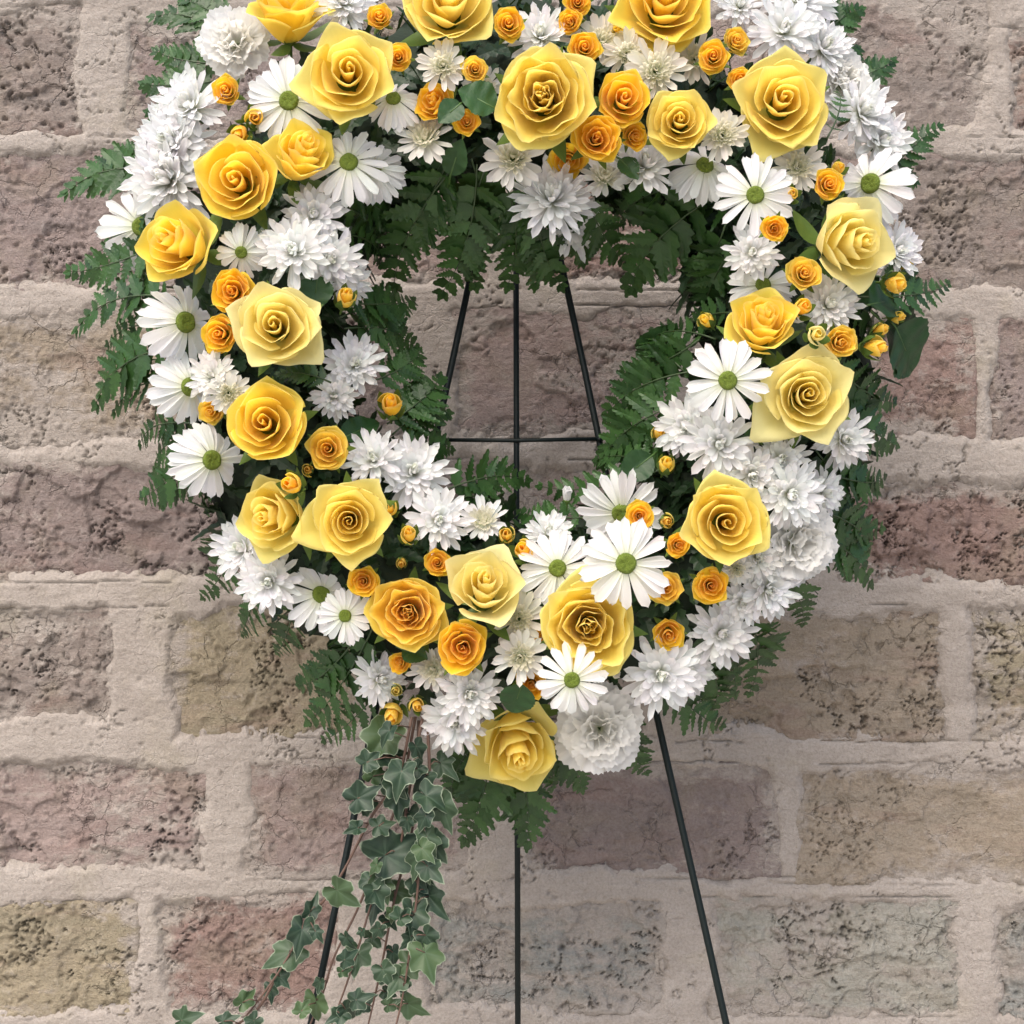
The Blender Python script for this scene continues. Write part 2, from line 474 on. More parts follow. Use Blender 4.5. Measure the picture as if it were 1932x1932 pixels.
def brick_height(x, z, r, k):
    rg = r[5] * .72
    sd = rect_sd(x, z, r)
    sx, sz = x + k * 3.17, z - k * 1.93
    h = 0.0055 * rg * (fbm(sx, sz, 14, 4, 201) - .5) + 0.003 * rg * (fbm(sx, sz, 70, 4, 211, .65) - .5)
    fl = fbm(sx, sz * 1.3, 13, 5, 221, .55)                    # flaked-off ledges
    h -= 0.0042 * rg * sstep(0.50, 0.535, fl)
    h -= 0.0030 * rg * sstep(0.60, 0.625, fbm(sx, sz * 1.2, 21, 4, 225, .55))
    ms = sstep(0.48, 0.60, fbm(sx, sz, 8, 3, 231))
    cr = np.abs(fbm(sx, sz, 20, 6, 241, .62) - .5)
    h -= 0.009 * rg * sstep(0.012, 0.0, cr) * ms
    cr2 = np.abs(fbm(sx * 1.4, sz * .8, 40, 4, 245, .6) - .5)
    h -= 0.004 * rg * sstep(0.018, 0.0, cr2) * sstep(0.52, 0.62, fbm(sx, sz, 10, 2, 249))
    d, rn = worley(sx + 0.006 * fbm(sx, sz, 120, 2, 3), sz, 90, 251)
    h -= 0.006 * rg * sstep(0.36, 0.12, d) * (rn > 0.80) * (0.3 + 0.7 * ms)
    h += 0.0022 * sstep(0.34, 0.1, d) * (rn < 0.10)
    h -= 0.008 * sstep(-0.001, -0.014, sd)
    return h - 0.0016

def sheet(name, x0, x1, z0, z1, step, fn, mat, origin, wash=None, parent=None, skirt=0.0):
    nx = max(4, int(round((x1 - x0) / step)) + 1)
    nz_ = max(4, int(round((z1 - z0) / step)) + 1)
    xs, zs = np.linspace(x0, x1, nx), np.linspace(z0, z1, nz_)
    X, Z = np.meshgrid(xs, zs, indexing='ij')
    H = fn(X, Z)
    if skirt:
        H[0, :] -= skirt; H[-1, :] -= skirt; H[:, 0] -= skirt; H[:, -1] -= skirt
    V = np.stack([X - origin[0], WY - H - origin[1], Z - origin[2]], -1).reshape(-1, 3).astype(np.float32)
    I, J = np.meshgrid(np.arange(nx - 1), np.arange(nz_ - 1), indexing='ij')
    a = I * nz_ + J
    F = np.stack([a, a + nz_, a + nz_ + 1, a + 1], -1).reshape(-1, 4).astype(np.int32)
    me = bpy.data.meshes.new(name)
    me.vertices.add(len(V)); me.vertices.foreach_set('co', V.ravel())
    me.loops.add(F.size); me.loops.foreach_set('vertex_index', F.ravel())
    me.polygons.add(len(F))
    me.polygons.foreach_set('loop_start', np.arange(0, F.size, 4, dtype=np.int32))
    me.polygons.foreach_set('use_smooth', np.ones(len(F), dtype=bool))
    me.update(calc_edges=True)
    if wash is not None:
        at = me.attributes.new('wash', 'FLOAT', 'POINT')
        at.data.foreach_set('value', wash(X, Z).ravel().astype(np.float32))
    me.materials.append(mat)
    return mk(name, me, parent, Matrix.Translation(origin) if parent is None else Matrix.Translation(Vector(origin) - parent.location))

FX, FZ0, FZ1 = 0.625, 0.33, 1.57
WX, WZ1 = 1.0, 1.90
wall = empty('brick_wall', (0, WY, 0), 'old wall of weathered mauve, tan and grey bricks in wide smeared pale mortar', 'wall')
sheet('mortar', -FX, FX, FZ0, FZ1, 0.0019, mortar_height, M_MORTAR, (0, WY, 0.95), None, wall)
for (a, b, c, d) in ((-WX, -FX, FZ0, FZ1), (FX, WX, FZ0, FZ1), (-WX, WX, 0, FZ0), (-WX, WX, FZ1, WZ1)):
    sheet('mortar', a, b, c, d, 0.008, mortar_height, M_MORTAR, ((a + b) / 2, WY, (c + d) / 2), None, wall)
rng = random.Random(11)
for k, r in enumerate(RECTS):
    x0, x1, z0, z1 = max(r[0] - .012, -WX), min(r[1] + .012, WX), max(r[2] - .012, 0.0), min(r[3] + .012, WZ1)
    if x1 - x0 < .03 or z1 - z0 < .03: continue
    off = x1 < -FX or x0 > FX or z1 < FZ0 or z0 > FZ1
    st = 0.008 if off else 0.0019
    fn = (lambda X, Z, r=r, k=k: brick_height(X, Z, r, k))
    wf = (lambda X, Z, r=r, k=k: r[6] + 0.9 * (fbm(X + k, Z - k, 9, 4, 301) - .5) + 0.35 * sstep(0.03, 0.0, rect_sd(X, Z, r)))
    o = sheet('brick', x0, x1, z0, z1, st, fn, M_BRICK, ((x0 + x1) / 2, WY, (z0 + z1) / 2), wf, wall, 0.006)
    j = 1 + rng.uniform(-.07, .07)
    o.color = (r[4][0] * j, r[4][1] * j, r[4][2] * j, 1)
cv = [(-WX, .02, 0), (WX, .02, 0), (WX, .02, WZ1), (-WX, .02, WZ1), (-WX, .24, 0), (WX, .24, 0), (WX, .24, WZ1), (-WX, .24, WZ1)]
mk('wall_core', mesh('wall_core', cv, [(0, 1, 2, 3), (5, 4, 7, 6), (4, 0, 3, 7), (1, 5, 6, 2), (3, 2, 6, 7), (4, 5, 1, 0)], M_MORTAR, smooth=False), wall)
g = mk('ground', mesh('ground', [(-6, -8, 0), (6, -8, 0), (6, 1.2, 0), (-6, 1.2, 0)], [(0, 1, 2, 3)], M_GROUND, smooth=False))
tag(g, 'pale concrete paving the wire easel stands on in front of the wall', 'ground', kind='structure')

# ------------------------------------------------------------------ wire easel
ez = empty('wire_easel', (0, 0.1, 0), 'dark green wire tripod easel holding the flower wreath', 'easel')
def wire(name, pts, r, caps=False):
    v, f = tube(pts, r, 10)
    return mk(name, mesh(name, [p - ez.location for p in v], f, M_WIRE), ez)
def to_ground(a, b):
    t = a.z / (a.z - b.z)
    return a + (b - a) * t
for (ta, tb) in (((952, 210), (600, 1860)), ((995, 210), (1368, 1932))):
    a, b = P(ta[0], ta[1], .115), P(tb[0], tb[1], -.045)
    if ta[0] < 970: a = P(952, 210, .115); b = P(600, 1860, -.045)
    g_ = to_ground(a, b)
    wire('leg', catmull([a, a + (b - a) * .3 + Vector((.0012, 0, 0)), a + (b - a) * .62 + Vector((-.0016, .001, 0)), b + Vector((.0010, 0, 0)), g_], 5), 0.0034)
a, b = P(973, 200, .12), P(977, 1932, .155)
wire('leg', [a, (a + b) / 2, to_ground(a, b)], 0.0032)
wire('crossbar', [P(818, 830, .050), P(976, 831, .047), P(1137, 828, .050)], 0.0020)
def blob(name, c, rx_, ry_, rz_, seed):
    rb = random.Random(seed)
    v, f = [], []
    for i in range(7):
        for j in range(10):
            a, b = PI * i / 6, 2 * PI * j / 10
            k = 1 + rb.uniform(-.12, .12)
            v.append(c - ez.location + Vector((rx_ * k * math.sin(a) * math.cos(b), ry_ * k * math.sin(a) * math.sin(b), rz_ * k * math.cos(a))))
    for i in range(6):
        for j in range(10):
            f.append((i * 10 + j, (i + 1) * 10 + j, (i + 1) * 10 + (j + 1) % 10, i * 10 + (j + 1) % 10))
    mk(name, mesh(name, v, f, M_WIRE), ez)
for sd2, q in enumerate(((822, 830, .049), (977, 831, .050), (1132, 828, .049))):
    blob('weld', P(*q), .0038, .0036, .0030, sd2)

# ------------------------------------------------------------------ petal and flower geometry (unit size, axis +Z)
def rose_petal(th0, w, rho, zr, r0, z0, flare, roll, tip, s, lean, rip, seed, nu=17, nv=13):
    rg = random.Random(seed)
    ph, k1 = rg.uniform(0, 6.28), rg.choice((2, 3))
    asym = rg.uniform(-.25, .25)
    V, U = [], []
    for i in range(nu):
        u = -1 + 2 * i / (nu - 1)
        for j in range(nv):
            v = (j / (nv - 1)) ** 0.8
            vm = 1 - 0.26 * abs(u) ** 3
            vv = v * vm
            th = th0 + u * w * (0.5 + 0.5 * min(1, vv * 1.6)) + .05 * u * u * (1 if asym > 0 else -1)
            ap = (1 - abs(u - asym * .6) / (1 + abs(asym) * .6))
            ang = abs(u - asym * .6) * w
            rr = rho * (1 + s * u) * (1 + tip * (1 / math.cos(max(0, .76 - ang)) - 1) * vv ** 3)
            r = r0 + (rr - r0) * math.sin(min(1, vv) * PI / 2) ** 0.75
            r *= 1 - lean * vv ** 4
            z = z0 + (zr - z0) * vv ** 1.05
            r += flare * vv ** 3
            z -= flare * 0.35 * vv ** 4
            q = max(0, (v - 0.80) / 0.20)
            rl = roll * (0.55 + 0.55 * (1 - ap) ** .8 + 0.25 * math.sin(u * 2.4 + ph))
            r += rl * (math.sin(q * 2.5))
            z += rl * (0.30 * math.sin(q * PI) - 1.05 * q * q)
            z += rip * math.sin(u * k1 * 2.2 + ph) * vv ** 3
            r += rip * 0.8 * math.cos(u * k1 * 2.9 + ph * 2) * vv ** 4
            cz = math.sin(u * 7.3 + v * 4.1 + ph) * .55 + math.sin(u * 13.1 - v * 7.7 + ph * 3) * .3 + math.sin(u * 4.2 - v * 11 + ph * 2) * .4
            r += .012 * rho * cz * v
            z += .014 * cz * v * v
            z -= tip * .07 * max(0, ap) ** 2 * vv ** 8
            if j == nv - 1: z += rg.uniform(-.008, .008); r += rg.uniform(-.006, .006)
            V.append((r * math.cos(th), r * math.sin(th), z))
            U.append((i / (nu - 1), v))
    return V, grid_faces(nu, nv), U

def rose_proto(seed, n_in, n_mid, n_out, spread=1.0, outer_flare=.12, double=False, tall=False, tipk=.34):
    """petals of one rose as (name, mesh, layer 0..1): a deep cup of furled petals, rims folded back"""
    rg = random.Random(seed)
    L = []
    N = n_in + n_mid
    th = rg.uniform(0, 6.28)
    spin = rg.choice((-1, 1))
    ox, oy = rg.uniform(-.05, .05), rg.uniform(-.05, .05)
    def shift(v, k): return [(x + ox * k, y + oy * k, z) for x, y, z in v]
    for i in range(N):
        t = i / (N - 1)
        rho = 0.045 + (0.58 if tall else 0.74) * t ** 1.12 * spread * (1 + rg.uniform(-.11, .11) * t)
        w = 2.5 - 1.25 * min(1, t * 1.3)
        zr = (0.84 if tall else 0.64) - (.30 if tall else .22) * t ** 1.3 + rg.uniform(-.03, .03)
        if double and t < .6: zr -= 0.06
        s = spin * (0.22 * (1 - t) + 0.09)
        if double: s *= rg.uniform(-1.4, 1.7)
        v, f, uv = rose_petal(th, w, rho, zr, 0.03 + .05 * t, -0.65, 0.05 * t, 0.006 + 0.038 * t, (.1 + rg.uniform(.2, .8) * t), s, .20 * (1 - t), (0.012 if not double else .05) + .022 * t, rg.random() * 1e6)
        L.append(('petal', mesh('petal', shift(v, 1 - t), f, M_ROSE, uv), t * .7))
        th += spin * (2.4 + rg.uniform(-.35, .35))
    th = rg.uniform(0, 6.28)
    for i in range(n_out):
        t = i / max(1, n_out - 1)
        if tall:
            v, f, uv = rose_petal(th, 1.25, 0.68 + .10 * t, 0.64 - 0.34 * t, 0.12, -0.75, .05 + .16 * t, 0.07, (.3 + 1.8 * tipk) * rg.uniform(.7, 1.1), rg.uniform(-.05, .05), 0.0, 0.04, rg.random() * 1e6, 21, 14)
        else:
            v, f, uv = rose_petal(th, 1.18 - .12 * t + rg.uniform(-.1, .1), 0.76 + .09 * t, 0.47 - 0.28 * t - (.10 if i == n_out - 1 else 0), 0.10, -0.75, outer_flare * (.25 + .6 * t), 0.075 + rg.uniform(0, .03), (.28 + 1.8 * tipk) * rg.uniform(.65, 1.1) * (1.4 if i == n_out - 1 else 1), rg.uniform(-.10, .10), 0.0, 0.035, rg.random() * 1e6, 21, 14)
        L.append(('petal', mesh('petal', v, f, M_ROSE, uv), .7 + .3 * t))
        th += 2.4 + rg.uniform(-.25, .25)
    return L

def sepal_mesh(length=1.0, width=.22, bend=.4):
    V, U = [], []
    nu, nv = 5, 8
    for i in range(nu):
        u = -1 + 2 * i / (nu - 1)
        for j in range(nv):
            v = j / (nv - 1)
            wd = width * math.sin(PI * min(1, v * .85 + .15)) ** .8 * (1 - v * .3)
            V.append((v * length, u * wd, bend * v * v - .12 * abs(u) * wd))
            U.append((i / (nu - 1), v))
    return mesh('sepal', V, grid_faces(nu, nv), M_SEPAL, U)
SEPAL = sepal_mesh()
def calyx_mesh():
    V, F = [], []
    n = 10
    prof = [(.05, -1.25), (.07, -.85), (.20, -.72), (.27, -.58), (.30, -.45), (.18, -.36)]
    for r, z in prof:
        for i in range(n):
            V.append((r * math.cos(2 * PI * i / n), r * math.sin(2 * PI * i / n), z))
    for k in range(len(prof) - 1):
        for i in range(n):
            j = (i + 1) % n
            F.append((k * n + i, k * n + j, (k + 1) * n + j, (k + 1) * n + i))
    return mesh('calyx', V, F, M_SEPAL)
CALYX = calyx_mesh()
def stem_mesh(mat, z0=-1.35, z1=-.4, r=.05):
    v, f = tube([(0, 0, z0), (.02, 0, (z0 + z1) / 2), (0, 0, z1)], [r, r * 1.05, r * 1.15], 7)
    return mesh('stem', v, f, mat)
STEM = stem_mesh(M_STEM)

BIG = [rose_proto(*q) for q in (
    (21, 6, 6, 6, 1.0, .12, False, False, .30), (34, 6, 6, 6, .95, .15, False, False, .38), (47, 6, 6, 6, .95, .18, False, False, .42),
    (58, 6, 6, 5, 1.05, .10, False, False, .24), (63, 9, 8, 6, 1.0, .12, True, False, .30), (75, 8, 6, 5, .9, .20, False, False, .50),
    (81, 6, 6, 5, 1.0, .1, False, True, .30), (92, 6, 6, 4, 1.0, .1, False, True, .36), (99, 7, 7, 5, 1.0, .1, True, True, .26))]
SPRAY = [rose_proto(*q) for q in ((105, 5, 5, 5, 1.0, .08, False, False, .16), (116, 5, 6, 5, 1.0, .14, False, False, .20), (127, 6, 6, 4, 1.05, .08, True, False, .14), (131, 5, 4, 4, .9, .16, False, True, .20))]
def bud_proto(seed):
    rg = random.Random(seed)
    L = []
    th = 0
    for i in range(6):
        t = i / 5
        v, f, uv = rose_petal(th, 2.0 - .6 * t, 0.16 + .42 * t, 0.95 - .45 * t * t, .08, -.5, 0.0, .02 + .03 * t, .02, .16, .62 - .32 * t, .02, rg.random() * 1e6, 11, 9)
        L.append(('petal', mesh('petal', v, f, M_ROSE, uv), t))
        th += 2.4
    return L
BUDS = [bud_proto(s) for s in (5, 6)]

COLS = {  # core colour, rim-side colour
    'pale': ((0.93, 0.73, 0.11), (0.92, 0.82, 0.25)),
    'cream': ((0.92, 0.76, 0.17), (0.89, 0.84, 0.42)),
    'yellow': ((0.95, 0.69, 0.045), (0.94, 0.78, 0.12)),
    'gold': ((0.94, 0.56, 0.015), (0.94, 0.67, 0.042)),
    'amber': ((0.93, 0.60, 0.035), (0.93, 0.74, 0.12)),
}
def lerp(a, b, t): return tuple(x + (y - x) * t for x, y in zip(a, b))

RC = (985, 660)
R0, RT = 500.0, 235.0
def ring_depth(px, py):
    d = math.hypot(px - RC[0], (py - RC[1]))
    q = max(0.0, 1 - ((d - R0) / RT) ** 2)
    return -0.005 - 0.095 * math.sqrt(q)
def natural_tilt(px, py):
    dx, dy = px - RC[0], py - RC[1]
    d = math.hypot(dx, dy)
    k = (d - R0) / RT * 0.7
    return dx / d * k, dy / d * k

def frame(n, rot):
    n = n.normalized()
    q = Vector((0, 0, 1)).rotation_difference(n)
    return q @ Quaternion((0, 0, 1), rot)

def place(root, px, py, r, tx, ty, rot, dz):
    y = ring_depth(px, py) - dz
    root.location = P(px, py, y)
    n = Vector((tx, -1, -ty)).normalized()
    root.rotation_mode = 'QUATERNION'
    root.rotation_quaternion = frame(n, rot)
    s = S(r, y)
    root.scale = (s, s, s)

jr = random.Random(3)
def add_rose(px, py, r, tx, ty, colr, var, rot, label, dz=0.0, kind='big', squash=1.0):
    protos = BIG if kind == 'big' else SPRAY
    name = 'yellow_rose' if kind == 'big' else 'spray_rose'
    root = empty(name, (0, 0, 0), label, 'rose', 'large yellow roses on the wreath' if kind == 'big' else 'small golden spray roses on the wreath')
    if tx is None: tx, ty = natural_tilt(px, py)
    place(root, px, py, r, tx, ty, rot, dz)
    if kind == 'big': root.location = root.location + Vector((0, -.010, 0))
    root.scale = (root.scale[0] * .94, root.scale[1] * .94 * squash * jr.uniform(.93, 1.05), root.scale[2] * 1.0)
    ca, cb = COLS[colr]
    for nm, me, t in protos[var % len(protos)]:
        c = lerp(ca, cb, t)
        j = jr.uniform(.95, 1.04)
        M = Matrix.Rotation(jr.uniform(-.05, .05), 4, 'Z')
        mk(nm, me, root, M, (c[0] * j, c[1] * j, c[2] * j))
    mk('calyx', CALYX, root)
    mk('stem', STEM, root)
    for k in range(5):
        mk('sepal', SEPAL, root, Matrix.Rotation(k * 1.257 + .3, 4, 'Z') @ Matrix.Translation((.2, 0, -.72)) @ Matrix.Rotation(.2, 4, 'Y'))
    return root

def add_bud(px, py, r, tx, ty, colr, label, dz=0.0, green=.6):
    root = empty('rose_bud', (0, 0, 0), label, 'rose bud', 'closed rose buds on the wreath')
    place(root, px, py, r, tx, ty, jr.uniform(0, 6), dz)
    root.scale = tuple(q * 1.65 for q in root.scale)
    ca, cb = COLS[colr]
    for nm, me, t in BUDS[jr.randrange(2)]:
        c = lerp(ca, cb, t)
        mk(nm, me, root, None, c)
    mk('calyx', CALYX, root)
    mk('stem', STEM, root)
    for k in range(5):
        mk('sepal', SEPAL, root, Matrix.Rotation(k * 1.257 + .5, 4, 'Z') @ Matrix.Translation((.28, 0, -.5)) @ Matrix.Rotation(-1.25 + (1 - green) * .8, 4, 'Y') @ Matrix.Diagonal((.75 + .6 * green, 1.3, 1, 1)))
    return root

def ray_petal(name, width, bend, cup, tipsq, seed, mat, groove=0.012, nu=7, nv=9):
    rg = random.Random(seed)
    tw, sd = rg.uniform(-.12, .12), rg.uniform(-.06, .06)
    V, U = [], []
    for i in range(nu):
        u = -1 + 2 * i / (nu - 1)
        for j in range(nv):
            v = j / (nv - 1)
            wd = width * (0.30 + 0.70 * math.sin(min(1, v * 1.25) * PI / 2)) * max(0.0, 1 - max(0, (v - tipsq) / (1 - tipsq)) ** 2.2) ** .5
            x = v - (0.03 * abs(u) ** 2) * (v > .9)
            z = bend * v * v + cup * u * u * (wd / width) + groove * math.cos(u * PI * 2) * v * (1 - v) * 4
            z += tw * u * v * width
            V.append((x, u * wd + sd * v * v, z))
            U.append((i / (nu - 1), v))
    return mesh('petal', V, grid_faces(nu, nv), mat, U)

DAISY_P = [ray_petal('petal', w, b, c, .74, s, M_WHITE) for (w, b, c, s) in ((.140, -.10, .02, 1), (.125, -.02, .03, 2), (.150, -.16, .015, 3), (.13, .05, .035, 4), (.115, -.25, .03, 5))]
MUM_P = [ray_petal('petal', w, b, c, .70, s, M_WHITE, .006, 5, 8) for (w, b, c, s) in ((.115, .12, .05, 11), (.105, .28, .06, 12), (.125, .02, .04, 13), (.11, -.12, .03, 14))]
MUM_IN = [ray_petal('petal', w, b, c, .68, s, M_WHITE, .0, 5, 7) for (w, b, c, s) in ((.20, .55, .12, 21), (.18, .40, .12, 22))]
KNOB = ray_petal('petal', .20, .2, .16, .6, 31, M_WHITE, 0, 5, 5)

def disc_mesh():
    V, F = [(0, 0, .075)], []
    n = 22
    rings = [(.35, .07), (.65, .095), (.88, .07), (1.0, .0), (.9, -.1)]
    for k, (r, z) in enumerate(rings):
        for i in range(n):
            a = 2 * PI * i / n
            bump = .025 * math.sin(i * 5.1 + k * 2.7)
            V.append((.235 * r * math.cos(a), .235 * r * math.sin(a), z + bump * (k < 3)))
    for i in range(n): F.append((0, 1 + i, 1 + (i + 1) % n))
    for k in range(len(rings) - 1):
        for i in range(n):
            j = (i + 1) % n
            F.append((1 + k * n + i, 1 + (k + 1) * n + i, 1 + (k + 1) * n + j, 1 + k * n + j))
    return mesh('disc', V, F, M_DISC)
DISC = disc_mesh()
WHITE = (0.90, 0.905, 0.91)
CREAM = (0.82, 0.79, 0.70)

def rx(a): return Matrix.Rotation(a, 4, 'X')
def ry(a): return Matrix.Rotation(a, 4, 'Y')
def rz(a): return Matrix.Rotation(a, 4, 'Z')

def add_daisy(px, py, r, tx, ty, label, dz=0.0, droop=.12, seed=0, miss=0.0):
    rg = random.Random(seed * 13 + 5)
    root = empty('daisy', (0, 0, 0), label, 'daisy', 'white daisies with green centres on the wreath')
    place(root, px, py, r, tx, ty, rg.uniform(0, 6), dz)
    for layer, (n, zz, el) in enumerate(((16, .02, .03), (15, -.03, -.10))):
        for k in range(n):
            if rg.random() < miss: continue
            a = 2 * PI * (k + .5 * layer) / n + rg.uniform(-.11, .11)
            ln = rg.uniform(.86, 1.04) * (.92)
            M = rz(a) @ Matrix.Translation((.17, 0, zz)) @ ry(-(el - droop + rg.uniform(-.09, .09))) @ rx(rg.uniform(-.25, .25)) @ Matrix.Diagonal((ln, rg.uniform(.72, .95), ln, 1))
            mk('petal', DAISY_P[rg.randrange(5)], root, M, tuple(c * rg.uniform(.97, 1.02) for c in WHITE))
    mk('disc', DISC, root)
    mk('stem', STEM, root, Matrix.Translation((0, 0, .35)) @ Matrix.Diagonal((.8, .8, 1, 1)))
    return root

def add_mum(px, py, r, tx, ty, label, typ='full', dz=0.0, seed=0, tint=0.0):
    rg = random.Random(seed * 17 + 3)
    root = empty('chrysanthemum', (0, 0, 0), label, 'chrysanthemum', 'white chrysanthemums on the wreath')
    if tx is None: tx, ty = natural_tilt(px, py)
    place(root, px, py, r, tx, ty, rg.uniform(0, 6), dz)
    base = lerp(WHITE, CREAM, tint)
    if typ == 'full':
        n = 84 if r < 74 else 118
        for k in range(n):
            t = ((k + .5) / n) ** .78
            a = k * 2.39996 + rg.uniform(-.15, .15)
            el = 1.40 * (1 - t) ** .8 - .10 * t + rg.uniform(-.12, .12)
            ln = .36 + .80 * t + rg.uniform(-.08, .06)
            pm = MUM_IN[rg.randrange(2)] if t < .35 else MUM_P[rg.randrange(4)]
            wd = rg.uniform(.85, 1.10) * (1 if r < 74 else .82) * (1.0 if t > .35 else .48)
            M = rz(a) @ Matrix.Translation((.03 + .06 * t, 0, .12 * (1 - t))) @ ry(-el) @ rx(rg.uniform(-.3, .3)) @ Matrix.Diagonal((ln, wd, ln, 1))
            c = lerp((.76, .80, .60), base, min(1, t * 2.6 + .1))
            mk('petal', pm, root, M, tuple(q * rg.uniform(.97, 1.02) for q in c))
    elif typ == 'quill':
        for k in range(19):
            a = k * 2.39996
            t = k / 18
            ln = rg.uniform(.85, 1.12)
            M = rz(a) @ Matrix.Translation((.08, 0, 0)) @ ry(-(.20 - .3 * t + rg.uniform(-.14, .14))) @ rx(rg.uniform(-.3, .3)) @ Matrix.Diagonal((ln, rg.uniform(1.0, 1.3), ln, 1))
            mk('petal', MUM_P[rg.randrange(3)], root, M, tuple(q * rg.uniform(.97, 1.02) for q in base))
        for k in range(44):
            t = math.sqrt((k + .5) / 44)
            a = k * 2.39996
            ln = .28 + .14 * t + rg.uniform(-.04, .07)
            M = rz(a) @ Matrix.Translation((.34 * t, 0, .10 - .06 * t)) @ ry(-(1.5 - .85 * t + rg.uniform(-.3, .3))) @ rx(rg.uniform(-.5, .5)) @ Matrix.Diagonal((ln, .44, ln, 1))
            mk('petal', KNOB, root, M, lerp(CREAM, (.74, .72, .55), .3 + .4 * (1 - t)))
    elif typ == 'bud':
        for k in range(20):
            a = k * 2.39996
            t = k / 19
            M = rz(a) @ Matrix.Translation((.10 + .12 * t, 0, -.3)) @ ry(-(1.52 - .22 * t)) @ Matrix.Diagonal((1.2, 1.5, .9, 1))
            mk('petal', MUM_IN[k % 2], root, M, base)
    mk('calyx', CALYX, root, Matrix.Translation((0, 0, .38)))
    mk('stem', STEM, root, Matrix.Translation((0, 0, .3)))
    return root

def carn_petal(seed, ruff):
    rg = random.Random(seed)
    V, U = [], []
    nu, nv = 19, 8
    p1, p2 = rg.uniform(0, 6), rg.uniform(0, 6)
    for i in range(nu):
        u = -1 + 2 * i / (nu - 1)
        for j in range(nv):
            v = j / (nv - 1)
            rad = v * (1 - .12 * u * u) + (.045 * (i % 2) + rg.uniform(0, .03)) * (v > .95)
            an = u * .62 * (.35 + .65 * v)
            z = ruff * v * v * (math.sin(u * 6 + p1) + .5 * math.sin(u * 13 + p2)) + .1 * v * v
            V.append((rad * math.cos(an), rad * math.sin(an), z))
            U.append((i / (nu - 1), v))
    return mesh('petal', V, grid_faces(nu, nv), M_CARN, U)
CARN = [carn_petal(s, r) for s, r in ((1, .06), (2, .085), (3, .05), (4, .10))]
def add_carnation(px, py, r, tx, ty, label, dz=0.0, seed=0):
    rg = random.Random(seed + 99)
    root = empty('carnation', (0, 0, 0), label, 'carnation', 'ruffled white carnations on the wreath')
    place(root, px, py, r, tx, ty, rg.uniform(0, 6), dz)
    n = 30
    for k in range(n):
        t = (k + .5) / n
        el = 1.45 * (1 - t) ** .8 - .15
        ln = .70 + .38 * t + rg.uniform(-.06, .04)
        M = rz(k * 2.39996 + rg.uniform(-.2, .2)) @ Matrix.Translation((.02 + .05 * t, 0, -.12)) @ ry(-el + rg.uniform(-.12, .12)) @ rx(rg.uniform(-.3, .3)) @ Matrix.Diagonal((ln, ln, ln, 1))
        mk('petal', CARN[rg.randrange(4)], root, M, lerp(CREAM, WHITE, .45 + .5 * t))
    mk('calyx', CALYX, root, Matrix.Translation((0, 0, .25)))
    mk('stem', STEM, root, Matrix.Translation((0, 0, .1)))
    return root

# ------------------------------------------------------------------ foliage geometry
def leaflet(seed, teeth, depth, width, bend=-.12):
    """a lobed leaflet, 1 long on +X"""
    rg = random.Random(seed)
    V, F, U = [], [], []
    n = teeth * 2
    for i in range(n + 1):
        t = i / n
        env = width * 1.25 * (1 - t) ** .62 * min(1, .35 + t * 3.2)
        if t > .97: env = 0.004
        k = 1.0 if i % 2 else 1 - depth
        if i == 0: k = .25
        lean = .035 if i % 2 else 0
        z = bend * t * t
        V.append((t, 0, z - .02))
        for sgn in (1, -1):
            kk = k * rg.uniform(.92, 1.06)
            V.append((min(1, t + lean), sgn * env * kk, z + .03 - env * .15))
        U += [(.5, t), (1, t), (0, t)]
    for i in range(n):
        a, b = i * 3, (i + 1) * 3
        F.append((a, b, b + 1, a + 1))
        F.append((a, a + 2, b + 2, b))
    return mesh('leaflet', V, F, M_FERN, U, smooth=False)
LFT = [leaflet(1, 6, .36, .25), leaflet(2, 7, .42, .24), leaflet(3, 5, .34, .26), leaflet(4, 5, .28, .27)]
LFT_S = [leaflet(5, 4, .22, .30), leaflet(6, 3, .18, .31)]

